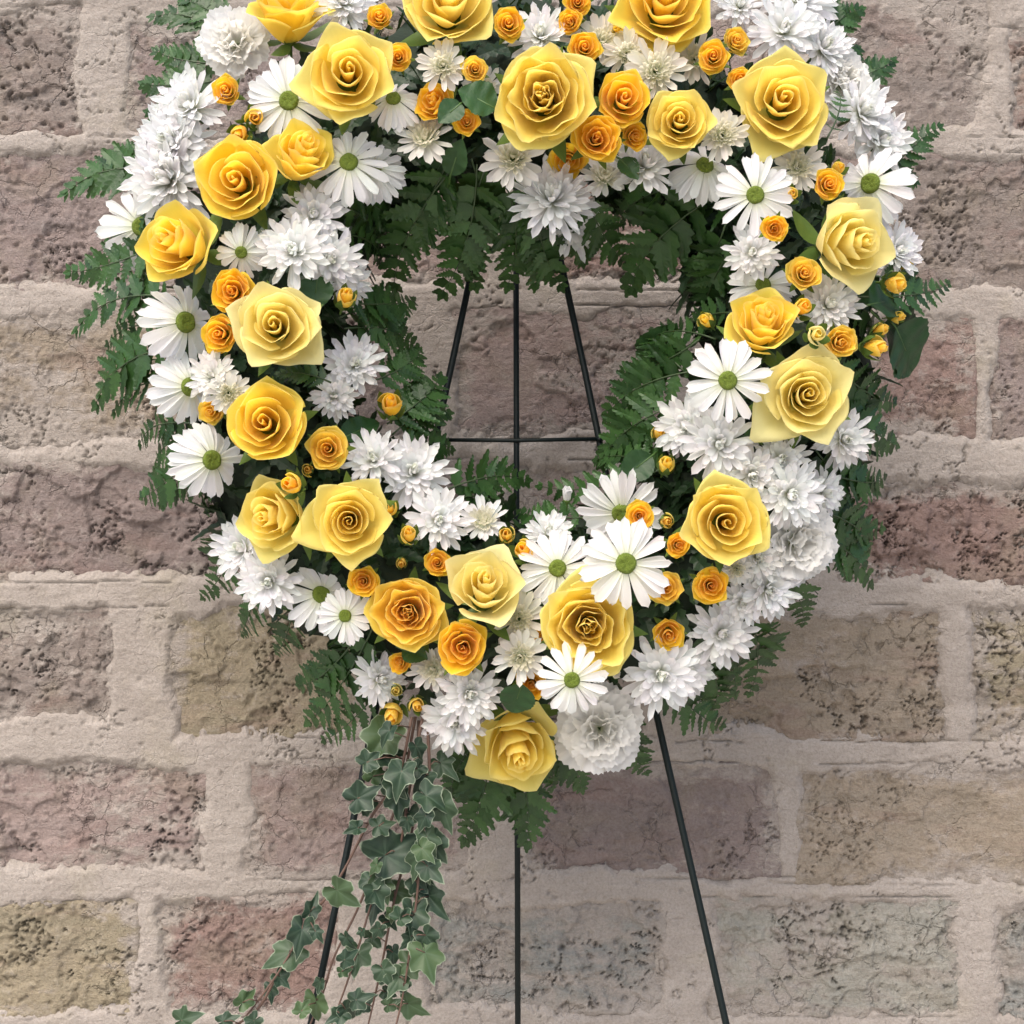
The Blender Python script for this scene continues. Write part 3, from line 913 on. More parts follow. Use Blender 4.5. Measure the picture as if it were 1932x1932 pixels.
def add_frond(b, t, w, label, dy0=0.0, dy1=0.035, seed=0, bow=.08, n=9, front=False):
    rg = random.Random(seed * 31 + 1)
    yb = (ring_depth(*b) * .80 + .005 + dy0) if not front else ring_depth(*b) - .035 + dy0
    yt = (-0.015 + dy1) if not front else ring_depth(*t) - .05 + dy1
    A, B = P(b[0], b[1], yb), P(t[0], t[1], yt)
    root = empty('fern_frond', A, label, 'fern', 'fern fronds in the wreath')
    ax = B - A
    L = ax.length
    side = ax.cross(Vector((0, 1, 0))).normalized()
    nrm = side.cross(ax).normalized()
    if nrm.y > 0: nrm = -nrm
    nrm = (nrm + Vector((rg.uniform(-.3, .3), 0, rg.uniform(0, .45)))).normalized()
    side = nrm.cross(ax).normalized()
    nrm = ax.cross(side).normalized()
    dirb = bow * rg.choice((-1, 1))
    def cpt(s):
        return ax * s + side * (L * dirb * 4 * s * (1 - s)) + nrm * (L * .10 * math.sin(s * PI))
    pts = [cpt(k / 9) for k in range(10)]
    v, f = tube(pts, [0.0010 - .0007 * k / 9 for k in range(10)], 5)
    mk('stem', mesh('stem', v, f, M_RACHIS), root)
    W = S(w) * 1.32
    for k in range(n):
        s = .14 + .80 * (k / (n - 1)) ** .92
        p = cpt(s)
        d = (cpt(min(1, s + .03)) - cpt(s - .03)).normalized()
        sd_ = nrm.cross(d).normalized()
        ln = W * (1.0 - .80 * (s - .14) / .80) ** .80 * (0.85 + .3 * min(1, k / 2)) * rg.uniform(.9, 1.08)
        for sg in (1, -1):
            ang = R_(58 - 22 * s + rg.uniform(-6, 6))
            X = (d * math.cos(ang) + sd_ * (sg * math.sin(ang))).normalized()
            X = (X + nrm * rg.uniform(-.18, .12)).normalized()
            Z = (nrm - X * nrm.dot(X)).normalized()
            tw = rg.uniform(-.35, .35)
            Z = (Z + X.cross(Z) * tw).normalized()
            Y = Z.cross(X)
            l2 = ln * rg.uniform(.93, 1.05)
            wd = l2 * (1.0 if ln > W * .45 else 1.15)
            M = Matrix(((X.x, Y.x, Z.x, p.x), (X.y, Y.y, Z.y, p.y), (X.z, Y.z, Z.z, p.z), (0, 0, 0, 1))) @ Matrix.Diagonal((l2, wd, l2, 1))
            mk('leaflet', (LFT if ln > W * .5 else LFT_S)[rg.randrange(4 if ln > W * .5 else 2)], root, M)
    d = (cpt(1) - cpt(.93)).normalized()
    sd_ = nrm.cross(d).normalized()
    p = cpt(.93)
    M = Matrix(((d.x, sd_.x, nrm.x, p.x), (d.y, sd_.y, nrm.y, p.y), (d.z, sd_.z, nrm.z, p.z), (0, 0, 0, 1))) @ Matrix.Diagonal((W * .38,) * 3 + (1,))
    mk('leaflet', LFT_S[0], root, M)
    return root

def broad_leaf_mesh(seed):
    V, U = [], []
    nu, nv = 9, 22
    for i in range(nu):
        u = -1 + 2 * i / (nu - 1)
        for j in range(nv):
            v = j / (nv - 1)
            wd = .36 * math.sin(PI * v ** .8) ** .8 * (1 + (.05 if j % 2 else 0) * (abs(u) > .9)) if v < 1 else .0
            V.append((v, u * wd, .16 * abs(u) * wd * 2 - .15 * v * v + .02 * math.sin(v * 22) * abs(u)))
            U.append((i / (nu - 1), v))
    return mesh('blade', V, grid_faces(nu, nv), M_LEAF, U)
BLADE = broad_leaf_mesh(1)
def add_leaf(b, t, label, dz=.0, wscale=1.0):
    yb, yt = ring_depth(*b) - dz + .01, ring_depth(*t) - dz
    A, B = P(b[0], b[1], yb), P(t[0], t[1], yt)
    root = empty('rose_leaf', A, label, 'leaf', 'broad glossy leaves in the wreath')
    X = (B - A).normalized()
    L = (B - A).length
    Z = Vector((.15, -1, .35)); Z = (Z - X * Z.dot(X)).normalized()
    Y = Z.cross(X)
    M = Matrix(((X.x, Y.x, Z.x, 0), (X.y, Y.y, Z.y, 0), (X.z, Y.z, Z.z, 0), (0, 0, 0, 1)))
    mk('blade', BLADE, root, M @ Matrix.Diagonal((L, L * wscale, L, 1)))
    v, f = tube([-X * L * .3 + Vector((0, .01, 0)), Vector((0, 0, 0)), X * L * .5 - Z * L * .035], [.0012, .0011, .0006], 5)
    mk('stem', mesh('stem', v, f, M_STEM), root)

IVY_L = [(0, 1.0), (9, .84), (22, .62), (34, .56), (48, .66), (60, .78), (72, .68), (88, .54), (104, .56), (120, .64), (136, .58), (158, .42), (172, .30), (180, .08)]
def ivy_leaf_mesh(seed):
    rg = random.Random(seed)
    stretch = rg.uniform(.9, 1.15)
    nA, nR = 44, 6
    pts = []
    for i in range(nA):
        a = i / nA * 360
        aa = min(a, 360 - a)
        for k in range(len(IVY_L) - 1):
            if IVY_L[k][0] <= aa <= IVY_L[k + 1][0]:
                t = (aa - IVY_L[k][0]) / (IVY_L[k + 1][0] - IVY_L[k][0])
                rr = IVY_L[k][1] + (IVY_L[k + 1][1] - IVY_L[k][1]) * t
                break
        pts.append((math.radians(a), rr * rg.uniform(.93, 1.05)))
    lob = [0, 62, -62, 120, -120]
    def vd(a):
        return min(abs((math.degrees(a) - l + 180) % 360 - 180) for l in lob)
    V, U, F = [(0, 0, 0)], [(0, 0)], []
    c1, c2, w1 = rg.uniform(-.5, .1), rg.uniform(-.2, .55), rg.uniform(0, 6)
    for j in range(1, nR + 1):
        q = j / nR
        for a, rr in pts:
            x, y = rr * q * math.cos(a) * stretch, rr * q * math.sin(a)
            z = c1 * x * abs(x) + c2 * abs(y) - .45 * c2 * y * y + .08 * math.sin(a * 5 + w1) * q * q
            V.append((x, y, z))
            U.append((q, min(1, vd(a) / 60.0 * (0.35 + q))))
    for i in range(nA): F.append((0, 1 + i, 1 + (i + 1) % nA))
    for j in range(nR - 1):
        for i in range(nA):
            k = (i + 1) % nA
            F.append((1 + j * nA + i, 1 + (j + 1) * nA + i, 1 + (j + 1) * nA + k, 1 + j * nA + k))
    return mesh('leaf', V, F, M_IVY, U)
IVY = [ivy_leaf_mesh(s) for s in range(7)]

# ------------------------------------------------------------------ wreath form and packed greenery
def wp(ang, d, y):
    return P(RC[0] + d * math.cos(ang), RC[1] + d * math.sin(ang), y)
V, F = [], []
nA, nB = 96, 14
for i in range(nA):
    a = 2 * PI * i / nA
    for j in range(nB):
        b = 2 * PI * j / nB
        rad = .060 + .006 * math.sin(a * 23 + b * 3) + random.uniform(-.004, .004)
        V.append(wp(a, R0 + math.cos(b) * rad * 1.35 * 1932, .02 + .8 * rad * math.sin(b)))
for i in range(nA):
    for j in range(nB):
        k, l = (i + 1) % nA, (j + 1) % nB
        F.append((i * nB + j, k * nB + j, k * nB + l, i * nB + l))
c0 = wp(0, 0, .02)
fo = mk('wreath_form', mesh('wreath_form', [p - c0 for p in V], F, M_FORM), None, Matrix.Translation(c0))
tag(fo, 'dark green ring form hidden under the flowers, hanging on the easel', 'wreath form')

rf = random.Random(77)
V, F = [], []
def add_tri_leaf(p, X, Y, Z, L, teeth):
    b = len(V)
    n = teeth * 2
    for i in range(n + 1):
        t = i / n
        env = .24 * L * math.sin(PI * min(1, t * .8 + .13)) ** .75 * (1 - t * .25) * (1 if i % 2 else .6)
        if i == n: env = .0005
        V.append(p + X * (t * L) - Z * (.1 * L * t * t))
        V.append(p + X * (t * L) + Y * env - Z * (.12 * L * t * t - .04 * L))
        V.append(p + X * (t * L) - Y * env - Z * (.12 * L * t * t - .04 * L))
    for i in range(n):
        a, c = b + i * 3, b + (i + 1) * 3
        F.append((a, c, c + 1, a + 1)); F.append((a, a + 2, c + 2, c))
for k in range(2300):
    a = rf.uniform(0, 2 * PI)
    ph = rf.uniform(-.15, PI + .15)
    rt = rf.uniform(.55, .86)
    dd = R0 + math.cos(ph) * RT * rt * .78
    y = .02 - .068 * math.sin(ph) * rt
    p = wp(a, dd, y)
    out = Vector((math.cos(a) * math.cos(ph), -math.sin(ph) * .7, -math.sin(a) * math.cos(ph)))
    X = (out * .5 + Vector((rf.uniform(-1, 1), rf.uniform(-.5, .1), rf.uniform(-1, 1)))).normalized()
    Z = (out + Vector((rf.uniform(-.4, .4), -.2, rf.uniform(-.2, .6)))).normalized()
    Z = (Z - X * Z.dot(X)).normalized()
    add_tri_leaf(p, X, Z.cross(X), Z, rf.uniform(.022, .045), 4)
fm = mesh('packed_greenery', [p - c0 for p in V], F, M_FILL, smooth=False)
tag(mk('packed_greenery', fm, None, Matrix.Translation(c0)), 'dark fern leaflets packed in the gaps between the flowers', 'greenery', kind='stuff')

# ------------------------------------------------------------------ large and medium roses
# px, py, r, tilt right, tilt down, colour, variant, roll, label, lift
for a in [
    (545, 30, 80, .05, -1.1, 'yellow', 6, .4, 'large yellow rose seen from its side right of the top left carnation', .03),
    (660, 148, 86, .10, .0, 'pale', 1, .6, 'open pale yellow rose with a long petal hanging down, right of the upper left daisy', .035),
    (846, 15, 94, .05, -.25, 'pale', 2, .9, 'big pale rose cut off by the top edge, left of the middle', .03),
    (1250, 12, 96, 0, -.15, 'yellow', 2, 3.9, 'big yellow rose at the top with one folded petal pointing down', .03),
    (1026, 195, 98, -.05, .05, 'pale', 4, 2.2, 'largest pale yellow rose in the top middle, beside three golden roses', .045),
    (1474, 200, 90, .0, .0, 'pale', 1, 1.4, 'wide open squarish pale yellow rose at the upper right', .04),
    (1280, 235, 63, -.05, .0, 'pale', 0, 2.0, 'medium round pale yellow rose right of the golden trio', .02),
    (452, 345, 84, -.05, .0, 'yellow', 3, 3.6, 'large yellow rose left of the half hidden one, under two small buds', .035),
    (570, 302, 72, .45, -.6, 'yellow', 7, 1.0, 'half closed yellow rose tucked under the upper left daisy', .01),
    (345, 465, 82, -.5, -.12, 'yellow', 6, .2, 'deep yellow rose at the far left edge of the wreath', .035),
    (525, 617, 84, .05, -.05, 'cream', 1, 2.8, 'cream yellow rose with pale outer petals beside the two golden roses on the left', .045),
    (507, 798, 80, .0, -.08, 'yellow', 3, 2.5, 'round yellow rose on the left with one petal spread below it', .035),
    (528, 975, 80, -.5, .05, 'pale', 6, 4.4, 'pale yellow rose facing left with a small bud resting on its top petal', .02),
    (662, 983, 80, .05, .05, 'pale', 5, .15, 'spiral pale yellow rose with pointed corner petals at the lower left', .045),
    (768, 1155, 74, .0, .0, 'amber', 4, 1.1, 'wrinkled deep yellow rose laid wide open at the lower left', .02),
    (912, 1112, 84, .05, -.55, 'cream', 7, 5.0, 'pale yellow rose facing up above the golden rose at the bottom', .03),
    (1112, 1180, 98, .0, .0, 'pale', 4, 3.3, 'big pale yellow swirling rose under the bottom daisies', .04),
    (975, 1395, 98, .14, .5, 'pale', 7, 1.35, 'lowest rose of the wreath, pale yellow and nodding downward', .03),
    (1366, 985, 86, .0, .0, 'pale', 0, 5.6, 'spiral yellow rose at the lower right with broad smooth outer petals', .045),
    (1517, 748, 92, .0, .0, 'cream', 5, .5, 'cream yellow rose on the right with sharp pointed petal corners', .045),
    (1435, 618, 76, .0, -.6, 'yellow', 8, 1.2, 'upright deep yellow rose above the white daisy on the right', .03),
    (1590, 462, 90, .5, .05, 'cream', 7, 5.2, 'pale rose at the right facing outward with one petal folded down', .035),
]:
    add_rose(*a[:9], dz=a[9])
for a in [
    (1176, 187, 56, .05, -.05, 'gold', 0, .2, 'upper right golden rose of the trio at the top middle', .035),
    (1124, 261, 50, .0, .05, 'gold', 2, 1.0, 'lower left golden rose of the trio touching the big pale rose', .045),
    (1196, 256, 29, .35, .25, 'gold', 1, 2.0, 'small side facing golden rose under the upper right one of the trio', .02),
    (1072, 300, 38, -.05, .55, 'gold', 1, 3.0, 'shaded golden rose facing down beneath the trio', .0),
    (822, 195, 44, -.35, -.15, 'gold', 2, 4.0, 'golden rose half hidden behind a dark round leaf', .005),
    (438, 550, 45, -.05, .0, 'gold', 2, 2.0, 'golden swirled rose right of the left edge daisy, upper of two', .03),
    (416, 631, 40, -.15, .1, 'gold', 0, 3.0, 'golden rose just left of the cream rose, lower of two', .03),
    (620, 846, 42, .0, .0, 'amber', 1, 1.0, 'small open amber rose above the spiral rose at the lower left', .035),
    (871, 1222, 54, .0, .0, 'gold', 2, 2.6, 'bright golden rose directly above the white chrysanthemums at the bottom', .04),
    (716, 32, 28, .0, -.1, 'gold', 0, .3, 'small golden rose at the top between the first and second big pale roses', .03),
    (752, 108, 28, .0, .1, 'gold', 1, .9, 'small golden rose right of the open pale rose, below the top one', .03),
    (895, 131, 28, .05, .1, 'amber', 0, 1.9, 'small golden rose above the dark round leaf near the top middle', .03),
    (880, 230, 27, .0, .1, 'gold', 1, 2.9, 'small golden rose right below the dark round leaf', .04),
    (960, 46, 33, .0, .0, 'gold', 0, 3.9, 'small golden rose alone above the largest pale rose', .03),
    (1090, 4, 29, .0, .1, 'gold', 1, 1.2, 'small golden rose cut by the top edge in a column of three', .03),
    (1075, 42, 26, -.2, .1, 'gold', 2, 2.2, 'middle golden rose in the column of three at the top', .02),
    (1103, 90, 33, .05, .0, 'gold', 0, 5.2, 'lowest golden rose in the column of three at the top', .035),
    (1345, 108, 32, -.1, .0, 'gold', 1, 4.2, 'small golden rose left of the wide pale rose at the upper right', .035),
    (1389, 78, 27, .15, -.1, 'amber', 0, 4.2, 'topmost of three small golden roses beside the upper right rose', .03),
    (1396, 153, 28, -.1, .1, 'gold', 2, 3.2, 'lowest of three small golden roses beside the upper right rose', .03),
    (427, 171, 30, -.1, .0, 'gold', 0, .5, 'small golden rose under the top left carnation', .035),
    (1563, 348, 31, .1, .0, 'gold', 1, .5, 'small golden rose just left of the right edge daisy', .04),
    (1460, 430, 29, -.1, .2, 'gold', 2, .8, 'small golden rose facing down under the upper right daisy', .06),
    (1516, 516, 35, .0, -.1, 'amber', 1, 2.5, 'small amber rose above the upright deep yellow rose', .03),
    (400, 775, 29, -.2, .3, 'amber', 0, 2.5, 'amber rose peeping out under a white chrysanthemum on the left', .0),
    (686, 1098, 31, .0, .0, 'gold', 1, 5.5, 'small golden rose under the spiral rose at the lower left', .035),
    (826, 1062, 29, .0, -.1, 'gold', 0, 4.5, 'small golden rose left of the upward facing pale rose', .025),
    (756, 1250, 24, -.2, .0, 'gold', 2, 4.5, 'small golden rose right of the sideways white flower at the bottom left', .02),
    (1003, 1290, 33, -.1, .1, 'gold', 0, 1.5, 'small golden rose left of the lowest daisy', .02),
    (1024, 1200, 20, -.4, .0, 'gold', 1, .5, 'golden rose mostly hidden behind the big swirling rose', .0),
    (1207, 972, 29, .0, .0, 'gold', 1, 1.5, 'small golden rose overlapping the daisy inside the bottom of the ring', .06),
    (1278, 1029, 26, .1, .0, 'gold', 2, 2.5, 'small golden rose at the left edge of the lower right spiral rose', .035),
    (1256, 1110, 35, -.05, .0, 'amber', 0, 2.6, 'left one of two small golden roses under the lower right spiral rose', .03),
    (1340, 1105, 36, .0, .0, 'gold', 1, 3.6, 'right one of two small golden roses under the lower right spiral rose', .03),
    (1262, 1196, 35, .0, .2, 'gold', 0, 4.6, 'golden rose above the full white chrysanthemum at the lower right', .025),
    (1584, 645, 35, .1, .1, 'amber', 2, 1.6, 'ruffled amber rose beside the pinkish bud on the right', .03),
]:
    add_rose(*a[:9], dz=a[9], kind='small')

# px, py, r, tilt, colour, label, lift, greenness
for a in [
    (455, 248, 21, -.1, .6, 'gold', 'golden bud directly above the large left rose, left of a pair', .035, .3),
    (482, 222, 21, .1, .2, 'gold', 'half open golden bud right of a pair above the large left rose', .03, .2),
    (1165, 58, 16, -.3, .0, 'yellow', 'yellow bud at the left petal of the top right big rose', .0, .1),
    (1580, 322, 17, .1, -.3, 'amber', 'amber bud behind the small golden rose at the right edge daisy', .02, .2),
    (1492, 368, 17, .0, .0, 'amber', 'small round amber bud right of the upper right daisy', .025, .3),
    (650, 566, 23, .3, -.5, 'amber', 'green sepalled bud right of the cream rose', .03, .7),
    (737, 769, 27, .05, -.5, 'gold', 'plump golden bud on a long stalk inside the left of the ring', .03, .5),
    (553, 916, 24, -.3, -.2, 'gold', 'golden bud resting on the petal of the left facing rose', .06, .3),
    (735, 962, 18, -.1, -.3, 'gold', 'golden bud close to the right edge of the spiral rose at lower left', .03, .3),
    (772, 1012, 20, .0, -.5, 'amber', 'amber bud with open green sepals below the other two at lower left', .035, .5),
    (758, 1060, 13, .0, .3, 'amber', 'tiny shaded bud under the sepalled amber bud at lower left', .01, .8),
    (582, 886, 15, .0, .0, 'amber', 'closed green bud under the small open amber rose', .02, 1.),
    (955, 1012, 20, .0, -.3, 'amber', 'greenish bud right of the white flower inside the ring bottom', .02, .9),
    (990, 1042, 24, -.2, -.4, 'gold', 'golden bud half covered by the left bottom daisy', .02, .3),
    (748, 1302, 15, .0, .0, 'pale', 'pale green bud above the drooping yellow bud at the bottom left', .02, 1.),
    (741, 1343, 25, .0, .4, 'amber', 'drooping yellow bud above the ivy, left one', .03, .3),
    (786, 1328, 18, .2, .2, 'amber', 'smaller yellow bud above the ivy, right one', .02, .5),
    (1255, 984, 17, .2, .0, 'amber', 'closed greenish bud left of the lower right spiral rose', .02, .9),
    (1255, 880, 20, .1, -.5, 'yellow', 'yellow striped bud with green sepals inside the lower right of the ring', .02, .8),
    (1243, 820, 17, .0, -.5, 'amber', 'dark sheathed bud above the striped one inside the ring', .0, .8),
    (1335, 608, 19, -.5, -.3, 'yellow', 'green sheathed bud left of the upright deep yellow rose', .02, .9),
    (1512, 583, 21, .2, -.2, 'gold', 'golden bud at the right shoulder of the upright deep yellow rose', .03, .2),
    (1540, 632, 22, .0, .0, 'cream', 'round pinkish cream bud between two yellow roses on the right', .075, .1),
    (1645, 655, 23, .9, .1, 'amber', 'sideways amber bud pointing right near the large round leaf', .03, .5),
    (1657, 625, 16, .8, -.4, 'amber', 'small green and amber bud just above the sideways one on the right', .02, .7),
    (1690, 598, 14, .9, .0, 'amber', 'smallest amber bud sticking out at the right edge', .01, .3),
    (1684, 535, 23, .6, .2, 'amber', 'amber bud near the right edge under the pale folded rose', .03, .3),
    (1708, 506, 13, .7, -.4, 'yellow', 'little yellow bud peeping out behind a white flower at right', .01, .1),
]:
    add_bud(a[0], a[1], a[2], a[3], a[4], a[5], a[6], a[7], a[8])

# ------------------------------------------------------------------ daisies
for i, a in enumerate([
    (545, 190, 84, -.05, .0, 'upper left daisy between the carnation and the open pale rose', .030, .14),
    (742, 186, 62, .0, -.45, 'drooping daisy right of the open pale rose with its disc at the top', .01, .55),
    (658, 306, 78, .05, -.25, 'daisy with long lower petals beneath the open pale rose', .01, .25),
    (455, 476, 52, .0, .40, 'small daisy looking down between the two left yellow roses', .03, .25),
    (350, 608, 88, .85, .0, 'big daisy at the left edge facing right beside the golden roses', .02, .55),
    (358, 730, 78, .85, .0, 'daisy at the left edge under the biggest left one', .01, .55),
    (400, 868, 82, .7, .0, 'lowest daisy on the left edge with a curled petal over its disc', .02, .5),
    (606, 1122, 76, .5, -.45, 'daisy at the lower left behind the smaller one', .0, .5),
    (651, 1162, 54, .05, -.05, 'smaller daisy in front at the lower left beside the wrinkled rose', .03, .12),
    (1052, 1072, 74, .0, -.05, 'left one of the two big bottom daisies', .03, .12),
    (1181, 1063, 88, .0, -.05, 'right and larger one of the two big bottom daisies', .085, .12),
    (1172, 968, 80, -.05, .45, 'daisy inside the bottom of the ring behind a small golden rose', .01, .15),
    (1079, 1283, 68, .0, .0, 'lowest daisy, left of the full chrysanthemum at the bottom', .088, .10),
    (1373, 718, 80, .0, .0, 'perfect round daisy on the right under the upright yellow rose', .085, .10),
    (1425, 368, 76, -.05, .0, 'upper right daisy under the wide squarish rose', .035, .12),
    (1642, 346, 84, -.7, .0, 'right edge daisy with long petals reaching outward', .03, .5),
    (1330, 312, 74, .20, -.50, 'shaded daisy under the medium pale rose with petals hanging down', -.01, .55),
    (268, 428, 84, .15, -.05, 'daisy behind the far left rose with only its left petals showing', .012, .20),
    (1440, 538, 66, .0, -.35, 'daisy peeping out behind the upright deep yellow rose', -.01, .20),
    (705, 318, 66, -.05, -.30, 'white daisy mostly covered by the one beneath the open pale rose', -.01, .40),
]):
    add_daisy(*a[:6], dz=a[6], droop=a[7], seed=i + 1)

# ------------------------------------------------------------------ chrysanthemums
for i, a in enumerate([
    (650, 8, 58, .0, -.1, 'white chrysanthemum at the very top between two big roses on the left', 'full', .02, 0),
    (362, 205, 72, -.25, -.3, 'spiky white chrysanthemum, uppermost of three on the left shoulder', 'full', .02, 0),
    (332, 272, 76, -.35, -.1, 'dense white chrysanthemum, middle of three on the left shoulder', 'full', .02, 0),
    (322, 342, 86, -.25, .05, 'broad white chrysanthemum, lowest of three on the left shoulder', 'full', .02, .1),
    (592, 410, 60, .1, -.1, 'white chrysanthemum right under the half closed yellow rose', 'full', .0, 0),
    (556, 475, 66, -.05, .0, 'white chrysanthemum right of the small downward daisy', 'full', .03, 0),
    (622, 492, 62, .25, .05, 'white chrysanthemum at the inner left edge above the green sepalled bud', 'full', .01, 0),
    (655, 530, 44, .4, .2, 'small white flower behind the green sepalled bud', 'full', -.01, 0),
    (836, 125, 48, .0, .0, 'spidery white flower with curled centre under the top left big rose', 'quill', .03, .5),
    (912, 168, 44, .0, .1, 'dim curled white flower between the dark leaf and the largest rose', 'quill', -.01, .7),
    (1018, 72, 62, .0, -.3, 'spiky white chrysanthemum above the largest pale rose', 'full', .0, .1),
    (1132, 78, 52, .1, .0, 'cream curled chrysanthemum right of the column of golden roses', 'quill', .0, 1.),
    (1182, 102, 44, .0, .1, 'cream curled chrysanthemum above the golden trio', 'quill', .01, 1.),
    (1237, 134, 60, .0, .0, 'cream curled chrysanthemum under the folded petal of the top rose', 'quill', .015, .9),
    (1312, 112, 48, .1, .0, 'cream curled chrysanthemum left of the small golden rose at upper right', 'quill', .0, .9),
    (800, 262, 56, .0, -.45, 'drooping white flower under the leaf hidden golden rose', 'quill', .0, .5),
    (967, 300, 60, .0, -.1, 'spidery curled white flower just under the largest pale rose', 'quill', .02, .4),
    (1042, 380, 80, .0, -.35, 'large white chrysanthemum hanging lowest inside the top of the ring', 'full', .03, 0),
    (1078, 425, 62, .15, -.1, 'chrysanthemum half hidden under the large hanging one at the ring top', 'full', .0, 0),
    (1140, 336, 48, .05, -.45, 'small curled white flower right of the large hanging chrysanthemum', 'quill', .0, .4),
    (1215, 318, 64, .0, -.50, 'shaded white chrysanthemum under the golden trio', 'full', -.01, 0),
    (1362, 255, 50, .0, .0, 'cream curled flower between the medium rose and the squarish rose', 'quill', .02, .9),
    (1506, 315, 50, .0, .0, 'curled white flower under the squarish rose', 'quill', .02, .7),
    (1478, 62, 66, .0, -.1, 'full white chrysanthemum at the top right corner of the ring', 'full', .03, 0),
    (1505, 5, 70, .2, -.3, 'white chrysanthemum cut by the top edge at the right', 'full', .01, 0),
    (1395, 15, 46, .0, -.2, 'white chrysanthemum cut by the top edge right of the folded rose', 'full', .01, 0),
    (1548, 95, 60, .35, -.25, 'white chrysanthemum on the right shoulder, highest of the outer row', 'full', .01, 0),
    (1620, 215, 66, .4, -.1, 'white chrysanthemum on the right shoulder, second of the outer row', 'full', .01, 0),
    (1655, 268, 62, .4, -.1, 'white chrysanthemum just above the right edge daisy', 'full', .0, 0),
    (1418, 478, 52, -.1, .0, 'small spidery white flower left of the amber rose on the right', 'full', .02, .1),
    (1685, 475, 56, .45, .0, 'white flower behind the pale rose at the far right', 'full', -.005, 0),
    (1560, 578, 58, .1, -.1, 'white chrysanthemum above the pinkish bud', 'full', .01, .2),
    (402, 712, 48, -.1, -.2, 'white chrysanthemum between the left edge daisies and cream rose', 'full', .03, .3),
    (432, 742, 42, .1, .2, 'curled white flower hanging over the amber rose on the left', 'quill', .035, .4),
    (668, 690, 56, .2, -.2, 'white flower at the inner left of the ring above the golden bud', 'full', .0, 0),
    (630, 748, 44, .1, .0, 'small white flower between ferns at the inner left', 'full', -.005, .1),
    (705, 868, 56, .0, -.2, 'white chrysanthemum above the corner petalled spiral rose', 'full', .015, 0),
    (780, 892, 66, .1, -.2, 'white chrysanthemum at the inner lower left, upper of two', 'full', .015, 0),
    (825, 982, 60, .1, -.05, 'white chrysanthemum at the inner lower left, lower of two', 'full', .03, 0),
    (912, 985, 48, .0, -.65, 'cup shaped white flower facing up inside the ring bottom', 'quill', .01, .1),
    (1035, 1010, 46, .0, -.6, 'white flower standing behind the left bottom daisy', 'full', -.01, 0),
    (462, 1035, 62, -.3, -.1, 'white chrysanthemum beside the left facing rose at the outer edge', 'full', -.005, 0),
    (510, 1095, 62, -.1, .1, 'white chrysanthemum left of the lower left daisies', 'full', .015, 0),
    (712, 1282, 50, .55, -.1, 'sideways white flower at the bottom left outer edge', 'full', .0, 0),
    (818, 1262, 46, -.1, .1, 'curled white flower left of the bright golden rose', 'quill', .015, .4),
    (885, 1308, 60, .1, .0, 'white chrysanthemum under the bright golden rose, upper of two', 'full', .03, .1),
    (858, 1358, 64, -.05, .2, 'white chrysanthemum under the bright golden rose, lower of two', 'full', .025, 0),
    (978, 1168, 54, .0, -.1, 'cream curled flower left of the big swirling rose', 'quill', .02, .7),
    (982, 1238, 52, .0, .1, 'starry curled white flower above the small golden rose at the bottom', 'quill', .035, .3),
    (1246, 1270, 72, .0, .05, 'full white chrysanthemum right of the lowest daisy', 'full', .03, 0),
    (1290, 1262, 56, .35, .1, 'white flower behind the full chrysanthemum at the lower right', 'full', -.005, 0),
    (1358, 1195, 62, .1, -.1, 'spidery white flower at the lower right outer edge', 'full', .0, .1),
    (1445, 1112, 58, .2, .1, 'white chrysanthemum under the lower right carnation', 'full', .01, 0),
    (1400, 1135, 44, .0, .1, 'white flower left of the one under the carnation', 'full', .0, 0),
    (1428, 1050, 52, .1, .0, 'white chrysanthemum between the spiral rose and the lower right carnation', 'full', .01, .2),
    (1296, 805, 60, -.2, -.05, 'white chrysanthemum under the round daisy, innermost of the cluster', 'full', .005, 0),
    (1356, 838, 68, .0, .0, 'white chrysanthemum in the middle of the right cluster', 'full', .035, 0),
    (1418, 895, 58, .0, .1, 'white chrysanthemum just above the lower right spiral rose', 'full', .025, .1),
    (1470, 868, 52, .1, -.1, 'white chrysanthemum near the upper right of the right cluster', 'full', .02, .1),
    (1488, 932, 64, .1, .1, 'white chrysanthemum right of the lower right spiral rose', 'full', .03, 0),
    (1548, 928, 46, .5, .1, 'small white flower with petals pointing right at the outer edge', 'full', .0, .1),
    (1588, 828, 56, .2, .1, 'white flower tucked under the pointed cream rose', 'full', .0, .1),
    (1390, 1074, 30, .0, .0, 'tiny curled white flower below the lower right spiral rose', 'quill', .02, .4),
    (1070, 940, 27, .0, -1.4, 'closed white flower bud standing inside the ring bottom', 'bud', .01, 0),
    (1162, 1275, 22, .1, -.3, 'closed creamy green bud between the lowest daisy and chrysanthemum', 'bud', .01, .8),
]):
    add_mum(*a[:6], typ=a[6], dz=a[7], seed=i + 1, tint=a[8])

for i, a in enumerate([
    (445, 82, 66, -.1, -.05, 'ruffled white carnation at the upper left of the ring', .02),
    (1500, 1020, 78, .45, .05, 'ruffled white carnation on the lower right outer edge', .005),
    (1132, 1375, 80, .05, -.05, 'ruffled white carnation at the bottom, right of the nodding rose', .015),
    (1585, 155, 62, .45, -.15, 'ruffled white carnation on the right shoulder', .0),
]):
    add_carnation(*a[:6], dz=a[6], seed=i)

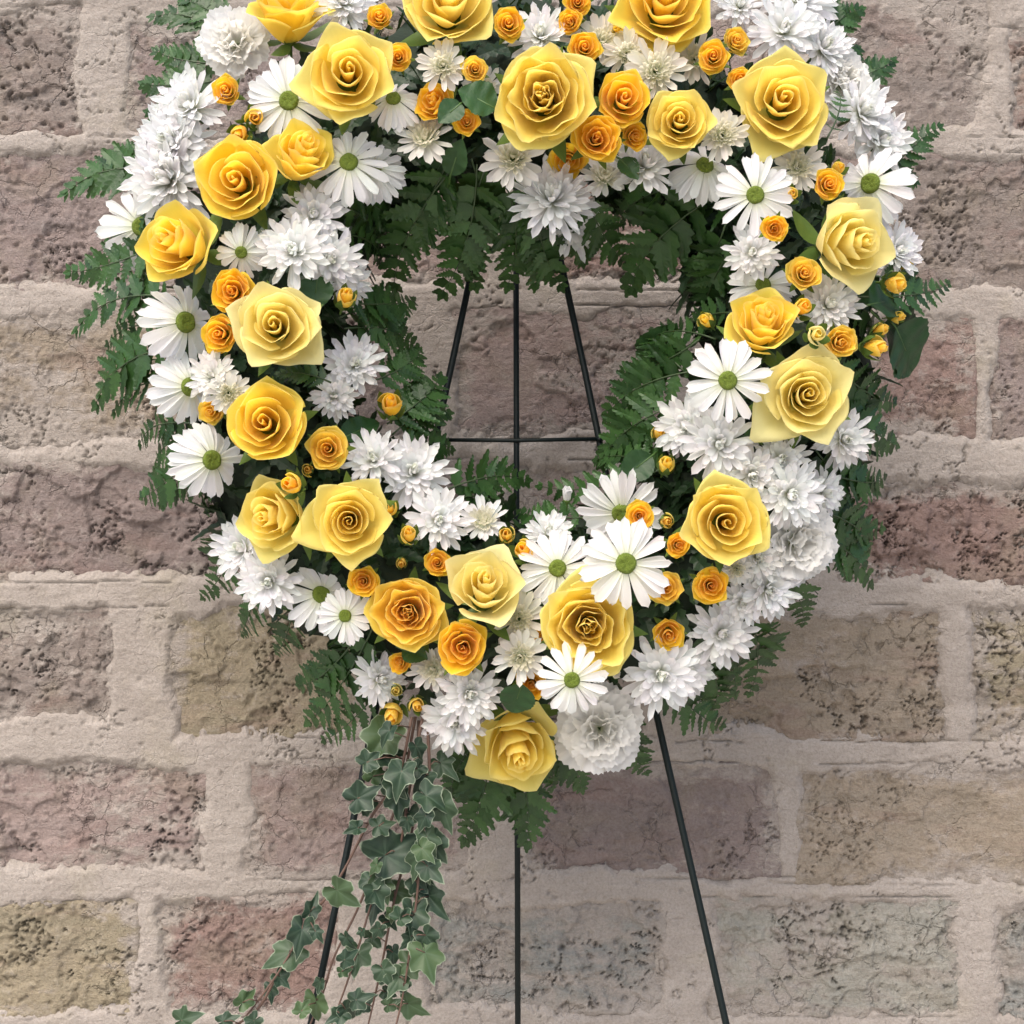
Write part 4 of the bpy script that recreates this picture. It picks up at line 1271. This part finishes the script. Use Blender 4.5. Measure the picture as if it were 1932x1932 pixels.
# ------------------------------------------------------------------ fern fronds: base, tip, leaflet length, label
FR = [
    ((430, 70), (282, 33), 42, 'fern frond pointing left above the top left carnation'),
    ((430, 120), (290, 95), 44, 'fern frond left of the middle of the carnation'),
    ((420, 150), (266, 158), 46, 'fern frond pointing left below the carnation'),
    ((400, 190), (276, 212), 42, 'fern frond just above the spiky left chrysanthemum'),
    ((450, 40), (340, -12), 44, 'fern frond rising at the top left corner of the ring'),
    ((310, 325), (118, 368), 58, 'long fern frond reaching furthest left beside the three chrysanthemums'),
    ((310, 335), (198, 292), 42, 'short fern frond above the longest left one'),
    ((300, 460), (125, 512), 52, 'pale fern frond pointing left under the left edge daisy petals'),
    ((300, 490), (238, 580), 40, 'fern frond hanging down beside the far left rose'),
    ((330, 560), (138, 630), 52, 'fern frond with separate leaflets left of the biggest left daisy'),
    ((340, 620), (200, 655), 44, 'fern frond between the two upper left edge daisies'),
    ((340, 650), (178, 772), 64, 'wide fern frond left of the second left edge daisy'),
    ((350, 720), (212, 785), 44, 'fern frond tip under the wide left one'),
    ((370, 800), (262, 842), 40, 'small fern frond left of the lowest left daisy'),
    ((380, 850), (265, 938), 48, 'fern frond below the small one left of the lowest left daisy'),
    ((440, 900), (300, 958), 42, 'fern frond under the lowest left daisy'),
    ((430, 880), (390, 970), 40, 'fern frond hanging between the lowest left daisy and the left facing rose'),
    ((460, 980), (378, 1130), 42, 'fern frond left of the lower left chrysanthemums'),
    ((500, 1080), (455, 1198), 38, 'fern frond below the lower left chrysanthemums'),
    ((560, 1120), (520, 1232), 42, 'fern frond hanging under the lower left daisy'),
    ((710, 1170), (575, 1365), 62, 'large fern frond under the wrinkled rose'),
    ((740, 1270), (606, 1398), 42, 'fern frond pointing down left beside the drooping bud'),
    ((720, 1230), (600, 1290), 44, 'fern frond above the large one at the bottom left'),
    ((640, 1180), (640, 1260), 40, 'fern frond behind the smaller lower left daisy'),
    ((930, 1390), (872, 1590), 62, 'fern frond hanging down right of the ivy'),
    ((960, 1400), (992, 1598), 60, 'lowest fern frond hanging straight down under the nodding rose'),
    ((900, 1400), (850, 1500), 46, 'short fern frond right behind the ivy top'),
    ((1030, 1390), (1098, 1492), 46, 'fern frond between the nodding rose and the bottom carnation'),
    ((1185, 1330), (1222, 1460), 44, 'fern frond right of the bottom carnation'),
    ((1240, 1270), (1368, 1368), 48, 'fern frond under the full lower right chrysanthemum'),
    ((1290, 1190), (1388, 1315), 56, 'fern frond below the spidery lower right flower'),
    ((1400, 1110), (1410, 1315), 46, 'bluish fern frond hanging straight down at the lower right'),
    ((1450, 1050), (1512, 1182), 44, 'fern frond right of the chrysanthemum under the carnation'),
    ((1480, 1000), (1645, 1108), 60, 'broad fern frond reaching out below the lower right carnation'),
    ((1500, 930), (1668, 995), 56, 'fern frond at the right beside the flower with petals pointing right'),
    ((1540, 900), (1660, 935), 50, 'fern frond above the one beside the right pointing flower'),
    ((1540, 960), (1640, 1045), 44, 'fern frond right of the lower right carnation'),
    ((1550, 740), (1695, 840), 56, 'fern frond right of the pointed cream rose'),
    ((1560, 680), (1690, 760), 50, 'fern frond under the large round leaf'),
    ((1540, 850), (1600, 905), 46, 'dark fern frond under the tucked white flower at right'),
    ((1620, 560), (1792, 532), 42, 'thin fern frond furthest right under the amber bud'),
    ((1650, 520), (1725, 580), 42, 'small fern frond beside the amber bud at the right edge'),
    ((1590, 560), (1640, 650), 50, 'dark fern frond behind the ruffled amber rose'),
    ((1580, 160), (1688, 112), 40, 'fern frond pointing right at the right shoulder'),
    ((1545, 80), (1628, 18), 42, 'fern frond pointing up right at the top right'),
    ((1560, 100), (1620, 90), 40, 'short fern frond behind the top right chrysanthemums'),
    ((1670, 345), (1778, 238), 38, 'fern frond rising right of the right edge daisy'),
    ((1650, 320), (1730, 345), 36, 'short fern frond behind the right edge daisy'),
    ((1520, 760), (1640, 812), 50, 'dark fern frond between the large leaf and the tucked white flower'),
    ((1530, 880), (1672, 900), 50, 'fern frond pointing right at the middle of the right rim'),
    ((1540, 990), (1600, 1090), 48, 'short fern frond at the corner right of the carnation'),
    ((1400, 1180), (1450, 1250), 46, 'fern frond beside the bluish one at the lower right'),
    ((1330, 1230), (1340, 1340), 46, 'fern frond between the two at the lower right corner'),
    ((330, 420), (200, 455), 46, 'dark fern frond behind the far left daisy petals'),
    ((330, 590), (225, 560), 44, 'fern frond above the biggest left daisy at its edge'),
    ((350, 690), (222, 715), 50, 'fern frond in the middle of the left rim'),
    ((390, 820), (290, 890), 50, 'fern frond left of the lowest left daisy petals'),
    ((420, 1000), (400, 1060), 46, 'dark fern frond left of the outer lower left chrysanthemum'),
    ((660, 1220), (560, 1290), 50, 'fern frond above the large one under the wrinkled rose'),
    ((1000, 1380), (1040, 1490), 46, 'fern frond right behind the nodding rose'),
    # inside of the ring, top
    ((850, 290), (722, 480), 56, 'leftmost fern frond of the dark fan hanging inside the ring top'),
    ((870, 300), (742, 548), 70, 'long fern frond with spread leaflets at the left of the inner fan'),
    ((850, 280), (770, 400), 60, 'fern frond close under the drooping white flower in the inner fan'),
    ((900, 310), (828, 560), 62, 'fern frond reaching down left of the easel leg in the inner fan'),
    ((915, 320), (900, 545), 62, 'fern frond over the left easel leg in the inner fan'),
    ((930, 320), (985, 500), 60, 'fern frond in the middle of the inner fan'),
    ((950, 330), (955, 545), 62, 'fern frond straight above the middle easel wire'),
    ((980, 340), (1008, 545), 56, 'fern frond between the middle and right easel wires'),
    ((1010, 350), (1062, 545), 56, 'fern frond covering the top of the right easel leg'),
    ((890, 300), (890, 450), 66, 'dark fern frond at the heart of the inner fan'),
    ((1040, 380), (1100, 500), 46, 'fern frond behind the large hanging chrysanthemum'),
    ((1100, 360), (1185, 498), 46, 'fern frond right of the large hanging chrysanthemum'),
    ((1300, 350), (1160, 430), 52, 'fern frond reaching left inside the upper right of the ring'),
    ((1350, 370), (1185, 552), 72, 'large triangular fern frond inside the upper right of the ring'),
    ((1360, 350), (1230, 470), 60, 'fern frond above the large triangular one'),
    ((1370, 420), (1290, 560), 60, 'fern frond hanging right of the large triangular one'),
    ((1400, 440), (1330, 600), 54, 'fern frond left of the small spidery flower on the right'),
    ((1400, 380), (1270, 400), 50, 'dark fern frond under the shaded hanging daisy'),
    ((1250, 330), (1270, 430), 46, 'fern frond behind the shaded chrysanthemum under the trio'),
    # inside right
    ((1390, 590), (1290, 640), 36, 'fern frond beside the green sheathed bud'),
    ((1350, 640), (1205, 655), 38, 'fern frond pointing left above the perfect daisy'),
    ((1320, 640), (1170, 700), 48, 'fern frond left of the perfect daisy, upper'),
    ((1310, 700), (1140, 790), 60, 'fern frond left of the perfect daisy, lower'),
    ((1290, 760), (1130, 880), 58, 'fern frond left of the dark sheathed bud'),
    ((1280, 800), (1150, 850), 56, 'broad dark fern frond under the right end of the crossbar'),
    ((1290, 700), (1230, 620), 44, 'fern frond standing upright inside the right of the ring'),
    ((1260, 880), (1010, 915), 44, 'long thin fern frond crossing the right easel wire near the ring bottom'),
    ((1260, 900), (1120, 870), 44, 'fern frond above the daisy inside the ring bottom'),
    # inside bottom and left
    ((830, 930), (1000, 908), 48, 'fern frond pointing right toward the middle easel wire'),
    ((860, 940), (960, 965), 42, 'fern frond under the one pointing at the middle wire'),
    ((1120, 975), (975, 965), 42, 'fern frond left of the closed white bud'),
    ((640, 570), (782, 566), 52, 'fern frond pointing right beside the green sepalled bud'),
    ((650, 620), (788, 660), 52, 'fern frond pointing right below the bud, at the inner left'),
    ((640, 600), (760, 610), 50, 'dark fern frond between the two pointing right at the inner left'),
    ((700, 720), (795, 660), 42, 'fern frond above the plump golden bud'),
    ((730, 800), (832, 708), 50, 'fern frond rising right of the plump golden bud'),
    ((740, 820), (850, 780), 48, 'fern frond under the plump golden bud'),
    ((750, 850), (855, 850), 42, 'fern frond at the left end of the crossbar'),
    ((640, 380), (718, 482), 46, 'fern frond inside the upper left of the ring, right of the chrysanthemums'),
    ((650, 350), (760, 420), 48, 'fern frond under the drooping daisies at the inner upper left'),
    ((640, 440), (720, 500), 40, 'small fern frond at the inner left above the sepalled bud'),
]
for i, (b, t, w, lb) in enumerate(FR):
    add_frond(b, t, w, lb, seed=i)
for i, (b, t, w, lb) in enumerate([
    ((1560, 262), (1576, 166), 22, 'small fern sprig standing in front of the right shoulder flowers'),
    ((1440, 700), (1414, 628), 24, 'fern tip in front of the upright deep yellow rose'),
    ((1405, 825), (1488, 797), 24, 'fern tip in front of the pointed cream rose'),
    ((625, 722), (522, 706), 26, 'dark fern sprig between the cream rose and the round rose below'),
]):
    add_frond(b, t, w, lb, seed=200 + i, front=True, n=8, bow=.05)

for a in [
    ((935, 205), (868, 165), 'dark round leaf left of the largest pale rose', .045, 1.35),
    ((870, 195), (828, 228), 'small dark leaf above the golden rose under the round leaf', .05, 1.2),
    ((1690, 618), (1735, 705), 'largest round leaf at the right edge, front one', .0, 1.5),
    ((1668, 610), (1735, 690), 'paler leaf behind the large round one at the right edge', -.015, 1.3),
    ((1640, 575), (1700, 560), 'dark leaf between the buds at the right edge', .01, 1.2),
    ((600, 520), (590, 585), 'dark leaf between the chrysanthemums and the sepalled bud on the left', .03, 1.3),
    ((1230, 690), (1270, 620), 'broad leaf standing inside the right of the ring', -.02, 1.1),
    ((985, 1290), (965, 1350), 'dark leaf above the nodding rose', .05, 1.3),
    ((760, 1225), (805, 1240), 'leaf between the wrinkled rose and its small neighbour', .03, 1.2),
    ((850, 330), (870, 265), 'leaf hanging below the small golden rose near the top', .01, .9),
    ((1170, 300), (1205, 335), 'leaf under the small side facing golden rose', .02, 1.1),
    ((640, 830), (720, 790), 'long leaf along the stalk of the plump golden bud', .0, .7),
    ((1230, 860), (1170, 905), 'leaf beside the striped bud inside the ring', .0, 1.1),
    ((1440, 830), (1400, 800), 'leaf below the perfect daisy', .02, 1.0),
]:
    add_leaf(a[0], a[1], a[2], dz=a[3], wscale=a[4])

# ------------------------------------------------------------------ trailing ivy
def Z8(p, y): return P(289.8 + p[0] * .325, 1304 + p[1] * .325, y)
VINES = [
    ([(1500, 150), (1420, 500), (1270, 720), (1110, 1030), (1000, 1200), (900, 1330), (720, 1640), (500, 1932), (380, 2060)], -.075, 'ivy vine sweeping furthest out to the lower left'),
    ([(1520, 150), (1440, 560), (1330, 880), (1200, 1230), (1050, 1540), (980, 1760), (860, 2050)], -.060, 'ivy vine trailing just right of the left easel leg'),
    ([(1560, 160), (1480, 600), (1450, 800), (1390, 1060), (1280, 1200), (1200, 1450), (1120, 1700), (990, 2050)], -.070, 'ivy vine in the middle of the hanging bunch'),
    ([(1540, 170), (1520, 700), (1400, 1200), (1330, 1560), (1280, 1790), (1220, 2050)], -.055, 'ivy vine hanging second from the right'),
    ([(1590, 180), (1600, 560), (1550, 900), (1530, 1180), (1480, 1560), (1440, 1800), (1380, 2050)], -.080, 'rightmost ivy vine hanging almost straight down'),
    ([(720, 1640), (600, 1850), (420, 1960), (180, 2020)], -.070, 'short ivy shoot creeping left at the bottom edge'),
]
LV = [(1310, 300, 115), (1280, 480, 105), (1440, 480, 95), (1540, 330, 75), (1680, 450, 90), (1620, 600, 85), (1240, 640, 75), (1170, 790, 60), (1420, 650, 90), (1690, 680, 95), (1390, 930, 120), (1450, 960, 80), (1640, 890, 115), (1620, 1010, 95), (1590, 1200, 85), (1250, 1130, 70), (1110, 1160, 110), (920, 1260, 85), (860, 1410, 105), (960, 1390, 60), (760, 1540, 115), (740, 1680, 50), (1330, 1150, 80), (1420, 1200, 80), (1270, 1290, 90), (1360, 1370, 100), (1500, 1330, 110), (1210, 1400, 50), (1130, 1440, 60), (1270, 1480, 90), (1490, 1440, 80), (1590, 1540, 105), (1170, 1590, 110), (1380, 1590, 95), (1350, 1680, 90), (1110, 1620, 50), (960, 1720, 80), (870, 1840, 90), (1200, 1860, 85), (1380, 1830, 80), (1500, 1850, 105), (660, 1790, 80), (540, 1780, 70), (190, 1900, 70), (430, 1910, 60), (930, 1860, 80), (1290, 1010, 60), (1350, 380, 90), (1500, 450, 80), (1560, 520, 80), (1380, 560, 80), (1480, 760, 70), (1330, 780, 70), (1450, 1290, 80), (1300, 1390, 70), (1430, 1720, 70), (1060, 1900, 70), (580, 1900, 70)]
ri = random.Random(5)
vines = []
for pts, y, lb in VINES:
    q = [Z8(p, y + ri.uniform(-.006, .006)) for p in pts]
    cp = catmull(q, 6)
    root = empty('ivy_vine', cp[0], lb, 'ivy', 'ivy vines trailing from the wreath')
    v, f = tube([p - cp[0] for p in cp], [.0016 - .0008 * k / len(cp) for k in range(len(cp))], 6)
    mk('stem', mesh('stem', v, f, M_VINE), root)
    vines.append((root, cp))
for k in range(26):
    LV.append((ri.uniform(1240, 1640) - (k / 26) * 200 * ri.uniform(0, 1.5), 260 + (k / 26) ** .8 * 1650 + ri.uniform(-30, 30), ri.uniform(60, 95)))
for (zx, zy, zs) in LV:
    c = Z8((zx, zy), -.08)
    best = None
    for root, cp in vines:
        for p in cp:
            d = math.hypot(p.x - c.x, p.z - c.z)
            if p.z > c.z - .005: d = d
            else: d += .02
            if best is None or d < best[0]: best = (d, root, p)
    d, root, p = best
    c.y = p.y + ri.uniform(-.028, .012)
    L = zs * .325 / 966 * .5 * 1.5 * ri.uniform(.65, 1.2)
    o = c - p
    ang = math.atan2(o.z, o.x) if math.hypot(o.x, o.z) > .004 else ri.uniform(-3, 0)
    ang = ang * .5 + (-PI / 2) * .5 + ri.uniform(-.5, .5)
    n = Vector((ri.uniform(-.55, .55), -1, ri.uniform(-.15, .75))).normalized()
    X = Vector((math.cos(ang), ri.uniform(-.3, .1), math.sin(ang)))
    X = (X - n * X.dot(n)).normalized()
    Y = n.cross(X)
    base = c - X * L * .25
    lp = base - root.location
    M = Matrix(((X.x, Y.x, n.x, lp.x), (X.y, Y.y, n.y, lp.y), (X.z, Y.z, n.z, lp.z), (0, 0, 0, 1))) @ Matrix.Diagonal((L, L * ri.uniform(.70, 1.05), L, 1))
    mk('leaf', IVY[ri.randrange(7)], root, M)
    mid = (p + base) / 2 + Vector((0, -.006, .004))
    v, f = tube([p - root.location, mid - root.location, lp], .0006, 5)
    mk('leaf_stalk', mesh('leaf_stalk', v, f, M_VINE), root)
